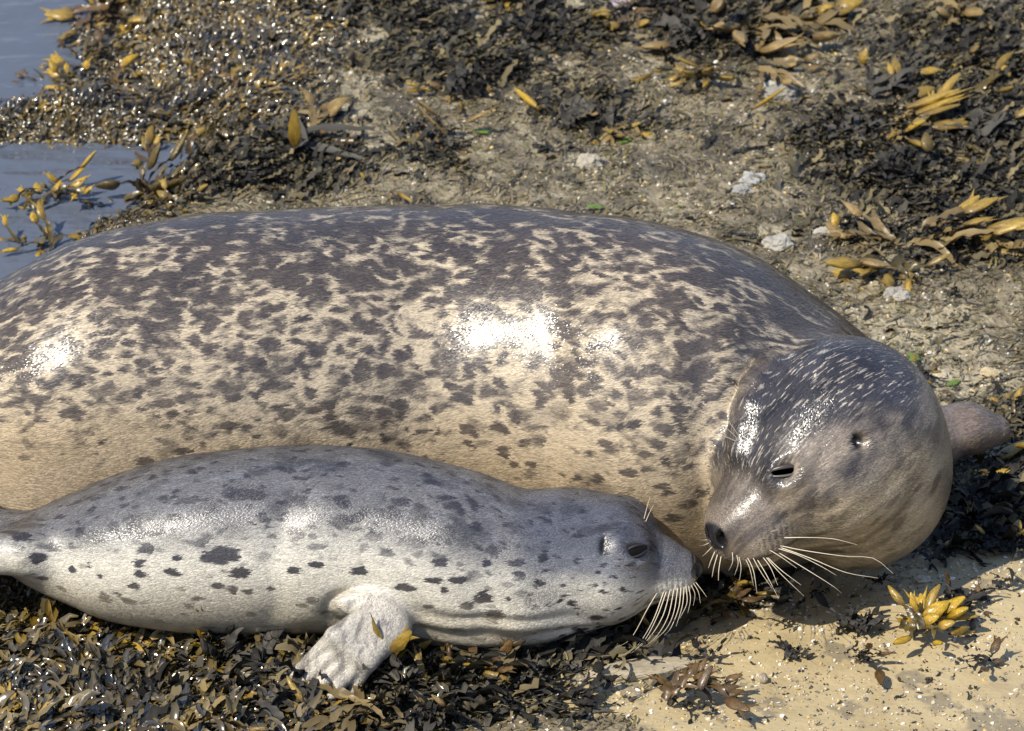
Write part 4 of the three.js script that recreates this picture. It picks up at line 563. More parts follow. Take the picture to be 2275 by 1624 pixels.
// ------------------------------------------------------------------ water at the upper left
{
  const n = 90, g = new THREE.PlaneGeometry(1, 1, 1, 1); g.dispose();
  const xs = [], zs = []; for (let i = 0; i <= 40; i++) { xs.push(-0.05 - Math.pow(i / 40, 2.2) * 60); } xs.reverse(); for (let i = -30; i <= 30; i++) zs.push(-0.4 + Math.sign(i) * Math.pow(Math.abs(i) / 30, 2.2) * 60);
  const P = [], U = [], I = []; for (const z of zs) for (const x of xs) { P.push(x, WATER_Y, z); U.push(x / 0.9, z / 0.9); }
  for (let j = 0; j < zs.length - 1; j++) for (let i = 0; i < xs.length - 1; i++) { const a = j * xs.length + i, b = a + xs.length; I.push(a, b, a + 1, a + 1, b, b + 1); }
  const geo = new THREE.BufferGeometry(); geo.setAttribute('position', new THREE.Float32BufferAttribute(P, 3)); geo.setAttribute('uv', new THREE.Float32BufferAttribute(U, 2)); geo.setIndex(I); geo.computeVertexNormals();
  const W = 512, bmp = new Uint8Array(W * W * 4); for (let j = 0; j < W; j++) for (let i = 0; i < W; i++) { const h = 0.5 + 0.45 * fbm(i / W * 9, j / W * 22, 3, 3), o = (j * W + i) * 4; bmp[o] = bmp[o + 1] = bmp[o + 2] = clamp(h) * 255; bmp[o + 3] = 255; }
  const bump = dataTex(W, W, bmp, false); bump.wrapS = bump.wrapT = THREE.MirroredRepeatWrapping;
  tag(part('water', geo, new THREE.MeshPhysicalMaterial({ color: new THREE.Color(0.24, 0.28, 0.355), transmission: 0.6, thickness: 0, ior: 1.33, roughness: 0.07, bumpMap: bump, bumpScale: 0.012, side: THREE.DoubleSide }), scene), 'calm blue grey tide pool water at the upper left', null, null, 'structure');
}
// ------------------------------------------------------------------ seaweed geometry
// a strap of weed: starts at the origin, runs along +x, curls; three points across so that it is channelled
function strap(R, { len = 0.03, wid = 0.005, seg = 7, curl = 1.4, bend = 1.0, lift = 0.2, taper = 0.5, ruff = 0.25, chan = 0.25, fork = 0 } = {}) {
  const P = [], I = []; let tip = null;
  const grow = (p, th, ps, L, w, n, c1, c2) => {
    const b = P.length / 3; const x = p.clone();
    for (let i = 0; i <= n; i++) {
      const t = i / n, d = new THREE.Vector3(Math.cos(th) * Math.cos(ps), Math.sin(th), Math.cos(th) * Math.sin(ps)), s = new THREE.Vector3(-Math.sin(ps), 0, Math.cos(ps)), u = new THREE.Vector3().crossVectors(s, d).negate();
      if (u.y < 0) u.negate();
      const ww = w * (0.45 + 0.55 * Math.sin(Math.PI * Math.min(1, t * 0.75 + 0.2))) * (1 - taper * t * t), r1 = (R() - 0.5) * ruff * w * 2, r2 = (R() - 0.5) * ruff * w * 2;
      P.push(...x.clone().addScaledVector(s, -ww).addScaledVector(u, chan * ww + r1).toArray(), ...x.toArray(), ...x.clone().addScaledVector(s, ww).addScaledVector(u, chan * ww + r2).toArray());
      if (i < n) { const a = b + i * 3; for (const o of [0, 1]) I.push(a + o, a + o + 3, a + o + 1, a + o + 1, a + o + 3, a + o + 4); }
      tip = { p: x.clone(), d: d.clone() };
      x.addScaledVector(d, L / n); th += c1 / n + (R() - 0.5) * 0.25; ps += c2 / n + (R() - 0.5) * 0.3;
    }
    return { x, th, ps };
  };
  if (fork) { const m = grow(new THREE.Vector3(), lift, 0, len * 0.45, wid, Math.ceil(seg / 2), curl * 0.4, bend * 0.3); const t0 = grow(m.x, m.th, m.ps + 0.35, len * 0.6, wid * 0.8, Math.ceil(seg / 2), curl, bend); grow(m.x, m.th + 0.1, m.ps - 0.45, len * 0.5, wid * 0.75, Math.ceil(seg / 2), curl * 0.6, -bend); tip.p = t0.x; }
  else grow(new THREE.Vector3(), lift, 0, len, wid, seg, curl, bend);
  const g = new THREE.BufferGeometry(); g.setAttribute('position', new THREE.Float32BufferAttribute(P, 3)); g.setIndex(I); g.computeVertexNormals(); g.userData.tip = tip; return g;
}
// a swollen tip: runs along +x from the origin, flattened and wrinkled, ending in one to three points; base dark, body and tips lighter
function bladder(R, { len = 0.03, rad = 0.007, flat = 0.65, horns = 2, bend = 0.5 } = {}) {
  const P = [], C = [], U = [], I = [], ph = R() * 50;
  const lobe = (L, r, ps0, c, x0, prof, shade, n = 13, m = 12) => {
    const b = P.length / 3, x = x0.clone(); let ps = ps0;
    for (let i = 0; i <= n; i++) {
      const t = i / n, d = new THREE.Vector3(Math.cos(ps), 0.12 * Math.sin(t * 3), Math.sin(ps)).normalize(), s = new THREE.Vector3(-d.z, 0, d.x).normalize(), rr = Math.max(0.00025, r * prof(t)), tw = 0.6 * t;
      for (let j = 0; j <= m; j++) {
        const a = (j % m) / m * Math.PI * 2, w = 1 + 0.16 * noise(Math.cos(a) * 1.6 + ph, Math.sin(a) * 1.6, t * 4) + 0.13 * noise(Math.cos(a) * 4 + ph, Math.sin(a) * 4, t * 3) - 0.10 * Math.pow(Math.abs(Math.sin(a + tw)), 8), ca = rr * Math.cos(a) * w, sa = rr * flat * Math.sin(a) * w;
        P.push(x.x + s.x * ca, x.y + sa, x.z + s.z * ca); U.push(t * 0.5 + ph, j / m);
        const k = shade * (0.48 + 0.52 * sstep(0.0, 0.5, t + 0.18 * noise(a, t * 3, ph))) * (0.88 + 0.34 * noise(Math.cos(a) * 2 + ph, Math.sin(a) * 2, t * 5 + ph)); C.push(k, k * (0.90 + 0.10 * t), k * (0.75 + 0.25 * t));
      }
      if (i < n) for (let j = 0; j < m; j++) { const q = b + i * (m + 1) + j; I.push(q, q + 1, q + m + 1, q + 1, q + m + 2, q + m + 1); }
      x.addScaledVector(d, L / n); ps += c / n;
    }
  };
  lobe(len * (horns ? 0.78 : 1), rad, 0, bend, new THREE.Vector3(), (t) => Math.pow(Math.sin(Math.PI * (0.08 + 0.88 * Math.pow(t, 0.8))), 0.75), 0.95);
  const cx = new THREE.Vector3(len * 0.45, 0, len * 0.45 * Math.sin(bend * 0.35));
  for (let h = 0; h < horns; h++) lobe(len * (0.46 + 0.16 * R()), rad * 0.60, bend * 0.6 + (horns > 1 ? (h / (horns - 1) - 0.5) * 1.2 : 0), (R() - 0.5) * 1.0, cx, (t) => Math.pow(1 - t, 0.7) * (0.85 + 0.15 * Math.sin(t * 6)), 1, 8, 8);
  const g = new THREE.BufferGeometry(); g.setAttribute('position', new THREE.Float32BufferAttribute(P, 3)); g.setAttribute('uv', new THREE.Float32BufferAttribute(U, 2)); g.setAttribute('color', new THREE.Float32BufferAttribute(C, 3)); g.setIndex(I); g.computeVertexNormals(); return g;
}
// ------------------------------------------------------------------ weed, grit and shell too many to count: scattered over the ground
const clear = (x, y, z) => motherField(x, y, z) > 0.003 && pupField(x, y, z) > 0.003;
function scatter(parent, name, geos, mat, count, seed, region, place) {
  const R = rng(seed), lists = geos.map(() => ({ m: [], c: [] })), q = new THREE.Quaternion(), e = new THREE.Quaternion(), up = new THREE.Vector3(0, 1, 0), s = new THREE.Vector3();
  const [x0, x1, z0, z1] = region; let tries = 0, got = 0;
  while (got < count && tries < count * 40) {
    tries++; const x = mix(x0, x1, R()), z = mix(z0, z1, R()), r = place(x, z, R); if (!r) continue;
    const y = ground(x, z) + (r.up ?? 0.001); if (!clear(x, y + 0.004, z)) continue;
    q.setFromUnitVectors(up, gNormal(x, z)); e.setFromEuler(new THREE.Euler((R() - 0.5) * (r.tilt ?? 0.6), r.yaw ?? R() * 6.2832, (R() - 0.5) * (r.tilt ?? 0.6), 'YXZ')); q.multiply(e);
    const k = Math.floor(R() * geos.length); s.set(r.s, r.s * (r.sy ?? 1), r.s * (r.sz ?? 1)); lists[k].m.push(new THREE.Matrix4().compose(new THREE.Vector3(x, y, z), q, s)); lists[k].c.push(r.c); got++;
  }
  lists.forEach((l, i) => { if (!l.m.length) return; const im = new THREE.InstancedMesh(geos[i], mat, l.m.length); im.name = name; im.castShadow = im.receiveShadow = true; l.m.forEach((m, j) => { im.setMatrixAt(j, m); im.setColorAt(j, l.c[j]); }); im.userData.kind = 'stuff'; parent.add(im); });
}
const stuff = (name, label, category) => { const g = tag(new THREE.Group(), label, category, null, 'stuff'); g.name = name; scene.add(g); return g; };
const VIEW = [-1.0, 1.0, -1.6, 1.0];
const tone = (R, list, v = 0.25) => { const c = list[Math.floor(R() * list.length)], k = 1 + (R() - 0.5) * 2 * v; return new THREE.Color().setRGB(c[0] * k, c[1] * k, c[2] * k); };
const weedMat = (rough, coatW = 0) => new THREE.MeshPhysicalMaterial({ color: 0xffffff, roughness: rough, specularIntensity: rough >= 0.5 ? 0.3 : 1, clearcoat: coatW, clearcoatRoughness: 0.12, side: THREE.DoubleSide });
{
  const N = 1 / QUALITY, R0 = rng(101);
  const turfG = [...Array(8)].map((_, i) => strap(R0, { len: 0.010 + 0.008 * R0(), wid: 0.0007 + 0.0007 * R0(), seg: 4, curl: -0.9 - R0(), bend: (R0() - 0.5) * 3.4, lift: 0.42, ruff: 0.4, fork: i % 3 === 0 }));
  const litterG = [...Array(14)].map((_, i) => (i % 5 < 2 ? strap(R0, { len: 0.040 + 0.035 * R0(), wid: 0.0010 + 0.0012 * R0(), seg: 11, curl: -0.5 * R0(), bend: (R0() - 0.5) * 7, lift: 0.02 + 0.12 * R0(), ruff: 0.9, fork: i % 2 }) : strap(R0, { len: 0.024 + 0.024 * R0(), wid: 0.0028 + 0.0034 * R0(), seg: 8, curl: (R0() - 0.8) * 1.6, bend: (R0() - 0.5) * 4, lift: 0.03 + 0.25 * R0(), ruff: 1.0, chan: 0.7 * R0(), fork: i % 2 })));
  const wetG = [...[...Array(8)].map((_, i) => strap(R0, { len: 0.015 + 0.011 * R0(), wid: 0.0022 + 0.0018 * R0(), seg: 6, curl: -1.3, bend: (R0() - 0.5) * 2.2, lift: 0.6 + 0.3 * R0(), ruff: 0.45, chan: 0.55, fork: i % 3 === 0 })), ...[...Array(4)].map(() => bladder(R0, { len: 0.013 + 0.006 * R0(), rad: 0.0024 + 0.001 * R0(), horns: Math.floor(R0() * 3), bend: R0() - 0.5, flat: 0.6 }))];
  const bitG = [0, 1, 2, 3].map((i) => { const g = new THREE.IcosahedronGeometry(0.0022, 1), p = g.attributes.position; for (let k = 0; k < p.count; k++) { const n = 1 + 0.5 * noise(p.getX(k) * 500 + i * 9, p.getY(k) * 500, p.getZ(k) * 500); p.setXYZ(k, p.getX(k) * n * 1.25, p.getY(k) * n * 0.55, p.getZ(k) * n * 0.9); } g.computeVertexNormals(); return g; });
  const dry = (x, z) => ground(x, z) > WATER_Y - 0.004;
  const flow = (x, z) => 0.5 + 1.8 * noise(x * 3.2, z * 3.2, 40) + 1.6 * noise(x * 9, z * 9, 44);

  const turf = stuff('turf_weed', 'short grey brown algal turf and silt covering the rock', 'algae');
  const TURF = [[0.18, 0.142, 0.072], [0.125, 0.10, 0.053], [0.21, 0.168, 0.092], [0.060, 0.050, 0.032], [0.155, 0.135, 0.095], [0.14, 0.118, 0.032], [0.095, 0.078, 0.045]];
  scatter(turf, 'turf', turfG, weedMat(0.45), 68000 * N, 11, VIEW, (x, z, R) => { if (!dry(x, z)) return null; const s = sandAt(x, z); if (s > 0.25 || blobSum(PALE, x, z) * 0.8 > R() + 0.1) return null; if (fbm(x * 13, z * 13, 70, 3) + 0.15 < R() * 0.7 - 0.35) return null; return { s: 0.6 + 0.8 * R(), yaw: flow(x, z) + (R() - 0.5) * 2.4, tilt: 0.6, c: tone(R, TURF, 0.35) }; });

  const litter = stuff('dried_wrack', 'tangled grey black straps of dried wrack strewn over the rock', 'seaweed');
  const DARK = [[0.034, 0.032, 0.027], [0.022, 0.020, 0.018], [0.052, 0.048, 0.038], [0.10, 0.084, 0.048], [0.16, 0.13, 0.07], [0.080, 0.073, 0.058], [0.028, 0.026, 0.022]];
  scatter(litter, 'wrack', litterG, weedMat(0.6, 0), 17500 * N, 23, VIEW, (x, z, R) => { if (!dry(x, z)) return null; const d = blobSum(DARKW, x, z), s = sandAt(x, z), n = fbm(x * 9, z * 9, 33, 3); const p = Math.pow(Math.min(1, d * 1.05), 1.4) * (0.75 + n) + (0.006 + Math.max(0, n - 0.16) * 0.40) * (1 - s); if (R() > p) return null; const near1 = z > 0.42 || (x > 0.5 && z > 0.1); return { s: (0.45 + 0.75 * R()) * (near1 ? 1.0 + 1.1 * R() : 1), yaw: flow(x, z) + (R() - 0.5) * 2.0, tilt: 0.32, up: 0.001 + 0.010 * Math.min(1, d) * R(), c: tone(R, DARK, 0.35) }; });

  const shoreW = stuff('wet_wrack', 'glistening wet brown weed along the water edge and lower left', 'seaweed');
  const WET = [[0.085, 0.066, 0.030], [0.12, 0.085, 0.028], [0.060, 0.052, 0.034], [0.040, 0.038, 0.032], [0.18, 0.115, 0.018], [0.13, 0.10, 0.05], [0.10, 0.075, 0.03]];
  scatter(shoreW, 'wet_weed', wetG, weedMat(0.24, 0.8), 30000 * N, 37, VIEW, (x, z, R) => { if (ground(x, z) < WATER_Y - 0.034) return null; const d = Math.max(blobSum(SHOREW, x, z), blobSum(WETL, x, z) * 0.8); if (R() > d * 0.9 - 0.12 || sandAt(x, z) > 0.4) return null; const big = fbm(x * 16, z * 16, 91, 2), dk = 0.55 + 1.1 * clamp(0.5 + 1.3 * fbm(x * 8, z * 8, 95, 2)), c = tone(R, WET, 0.4).multiplyScalar(dk); return { s: (0.5 + 0.6 * R()) * (1 + 0.8 * big) * (z > 0.42 ? 1 + 0.9 * R() : 1), yaw: flow(x, z) + (R() - 0.5) * 2, tilt: 1.0, up: 0.001 + 0.004 * R(), c }; });

  const grit = stuff('shell_grit', 'pale shell fragments and grit scattered over sand and rock', 'shells');
  const GRIT = [[0.62, 0.55, 0.42], [0.5, 0.42, 0.28], [0.72, 0.69, 0.62], [0.36, 0.28, 0.16], [0.30, 0.27, 0.22], [0.55, 0.40, 0.16], [0.16, 0.145, 0.12]];
  scatter(grit, 'shell_piece', bitG, new THREE.MeshPhysicalMaterial({ color: 0xffffff, roughness: 0.5 }), 24000 * N, 41, VIEW, (x, z, R) => { if (!dry(x, z)) return null; const s = sandAt(x, z), cl = fbm(x * 12, z * 12, 55, 3); if (R() > 0.14 + 0.75 * cl + 0.20 * s) return null; return { s: 0.35 + 1.0 * R() * R(), tilt: 1.2, up: 0.0006, sy: 0.6 + R(), sz: 0.7 + 0.6 * R(), c: tone(R, GRIT, 0.2) }; });

  const crumbs = stuff('wrack_crumbs', 'small black and brown crumbs of wrack strewn on the sand', 'seaweed');
  scatter(crumbs, 'crumb', [...litterG.slice(3, 5), ...bitG], weedMat(0.5), 1500 * N, 47, [0.0, 0.80, 0.3, 0.85], (x, z, R) => { if (sandAt(x, z) < 0.5 || R() > 0.35 + 0.9 * fbm(x * 14, z * 14, 81, 3)) return null; return { s: 0.18 + 0.35 * R() * R(), tilt: 0.7, up: 0.001, sy: 1, c: tone(R, [[0.03, 0.028, 0.026], [0.06, 0.05, 0.04], [0.10, 0.07, 0.035], [0.05, 0.05, 0.05]], 0.3) }; });

  const green = stuff('green_algae', 'small patches of bright green algae on the rock', 'algae');
  const GREEN = [[0.11, 0.15, 0.018], [0.15, 0.18, 0.03], [0.085, 0.115, 0.018]], gb = blobs([[1490, 196, 34, 16], [1500, 484, 26, 16], [1615, 528, 26, 12], [1640, 435, 22, 10], [1580, 445, 20, 10], [1312, 458, 26, 8], [1845, 218, 18, 10], [2030, 80, 18, 20], [440, 105, 40, 26], [1770, 510, 26, 12], [1000, 448, 30, 8], [1440, 335, 25, 10], [1920, 370, 22, 10], [2040, 795, 22, 8]]);
  scatter(green, 'algae', turfG, weedMat(0.55), 4200 * N, 43, VIEW, (x, z, R) => { if (R() > blobSum(gb, x, z) * 1.1 - 0.25) return null; return { s: 0.35 + 0.45 * R(), tilt: 1, up: 0.002, c: tone(R, GREEN, 0.3) }; });
}
// ------------------------------------------------------------------ single clumps of wrack, each a thing with its straps and swollen tips
const clumpMats = {}, TONES = {
  gold: [0.58, 0.38, 0.024], ochre: [0.47, 0.32, 0.055], tan: [0.40, 0.285, 0.115], brown: [0.20, 0.120, 0.042], olive: [0.17, 0.120, 0.022], black: [0.032, 0.030, 0.026], slate: [0.062, 0.057, 0.048] };
const tipTex = (() => { const W = 256, col = new Uint8Array(W * W * 4), bmp = new Uint8Array(W * W * 4); for (let j = 0; j < W; j++) for (let i = 0; i < W; i++) { const u = i / W * 16, v = j / W * Math.PI * 2, cx = Math.cos(v), sy = Math.sin(v), n = fbm(u * 0.35, cx * 3.2, sy * 3.2, 4), s = noise(u * 1.6, cx * 7, sy * 7), d = sstep(0.25, 0.5, noise(u * 4, cx * 9, sy * 9)), o = (j * W + i) * 4, k = 255 * clamp(0.88 + 0.24 * n + 0.06 * s - 0.22 * d); col[o] = k; col[o + 1] = k; col[o + 2] = k; col[o + 3] = 255; bmp[o] = bmp[o + 1] = bmp[o + 2] = 255 * clamp(0.5 + 0.4 * n + 0.25 * s + 0.2 * d); bmp[o + 3] = 255; } const t = [dataTex(W, W, col, true), dataTex(W, W, bmp, false)]; for (const q of t) { q.wrapS = THREE.MirroredRepeatWrapping; q.wrapT = THREE.RepeatWrapping; } return t; })();
for (const k in TONES) clumpMats[k] = [0.75, 1, 1.25].map((s) => new THREE.MeshPhysicalMaterial({ color: new THREE.Color().setRGB(...TONES[k].map((v) => Math.min(0.9, v * s))), roughness: k === 'slate' || k === 'black' ? 0.58 : 0.42, specularIntensity: k === 'slate' || k === 'black' ? 0.4 : 0.9, clearcoat: { gold: 0.4, ochre: 0.25, brown: 0.35, olive: 0.4 }[k] ?? 0, clearcoatRoughness: 0.25, side: THREE.DoubleSide }));
const clumpTips = {}; for (const k in TONES) clumpTips[k] = clumpMats[k].map((m) => { const c = m.clone(); if (k !== 'black' && k !== 'slate') m.color.multiplyScalar(0.45); c.vertexColors = true; c.map = tipTex[0]; c.bumpMap = tipTex[1]; c.bumpScale = 0.0009; return c; });
const RG = rng(303);
const G_STRAP = [...Array(12)].map((_, i) => strap(RG, { len: 0.040 + 0.02 * RG(), wid: 0.004 + 0.003 * RG(), seg: 10, curl: -0.5 - 0.7 * RG(), bend: (RG() - 0.5) * 1.8, lift: 0.25 + 0.3 * RG(), ruff: 0.45, chan: 0.3, taper: 0.35, fork: i % 3 === 2 }));
const G_CRUMPLE = [...Array(8)].map((_, i) => strap(RG, { len: 0.026 + 0.016 * RG(), wid: 0.0045 + 0.004 * RG(), seg: 9, curl: (RG() - 0.6) * 3, bend: (RG() - 0.5) * 3, lift: 0.2 + 0.5 * RG(), ruff: 0.75, chan: 0.7 * RG(), taper: 0.6, fork: i % 2 }));
const G_TIP = [...Array(10)].map((_, i) => bladder(RG, { len: 0.034 + 0.010 * RG(), rad: 0.0058 + 0.002 * RG(), horns: [2, 0, 2, 1, 3, 0, 2, 2, 0, 1][i], bend: (RG() - 0.5) * 1.4, flat: 0.42 + 0.3 * RG() }));
const G_BULB = [...Array(5)].map(() => bladder(RG, { len: 0.026, rad: 0.0082, horns: [0, 1, 0, 2, 0][Math.floor(RG() * 5)], bend: 0.6 * RG(), flat: 0.6 }));
const clumpBase = new Map();
// kind: what the tips look like; n fronds; size in photograph units; heading in degrees in the picture's ground plane (0 = right, 90 = away); spread; up = how steeply they stand
function clump(px, py, label, { tips = 'gold', straps = 'black', n = 8, size = 60, head = 0, spread = 360, up = 0.25, tipShare = 0.8, bulb = 0.3, strapLen = 1, tipLen = 1, high = 0, name = 'wrack_clump', group, float = false, fat = 1 } = {}) {
  const R = rng(px * 31 + py * 17 + n), g = tag(new THREE.Group(), label, 'seaweed', group); g.name = numbered(name); scene.add(g);
  const p = float ? atY(px, py, WATER_Y + 0.002) : onGround(px, py, 0.005 + high); g.position.copy(p); if (!float) g.quaternion.setFromUnitVectors(new THREE.Vector3(0, 1, 0), gNormal(p.x, p.z).lerp(new THREE.Vector3(0, 1, 0), 0.4).normalize());
  const unit = size * 1.28 * sizeAt(p) / 0.06, dark = straps === 'black' || straps === 'slate';
  for (let i = 0; i < n; i++) {
    const a = (head + (R() - 0.5) * spread) * Math.PI / 180, s = unit * (0.7 + 0.6 * R()), gi = Math.floor(R() * G_STRAP.length), geo = dark && R() < 0.65 ? G_CRUMPLE[gi % G_CRUMPLE.length] : G_STRAP[gi];
    const f = part('frond', geo, clumpMats[straps][Math.floor(R() * 3)], g); f.rotation.set((R() - 0.5) * 1.1, a, up > 0.6 ? up * (0.45 + 0.5 * R()) : (R() - 0.3) * up * 2, 'YXZ'); f.scale.set(s * strapLen, s, s * fat); { const jr = 0.026 * unit * Math.sqrt(R()) * Math.min(1, n / 8), ja = R() * 6.2832; f.position.set(jr * Math.cos(ja), 0.002 + 0.007 * R() * unit, jr * Math.sin(ja)); }
    if (R() < tipShare) {
      const set = R() < bulb ? G_BULB : G_TIP, tg = set[Math.floor(R() * set.length)], tip = geo.userData.tip, b = part('swollen_tip', tg, clumpTips[tips][Math.floor(R() * 3)], f);
      b.position.copy(tip.p).multiplyScalar(0.93); b.quaternion.setFromUnitVectors(new THREE.Vector3(1, 0, 0), tip.d.clone().setY(tip.d.y * 0.4 + 0.15).normalize()); const k = 0.8 + 0.5 * R(); b.scale.set(k * tipLen / strapLen, k, k * fat / fat);
    }
  }
  return g;
}
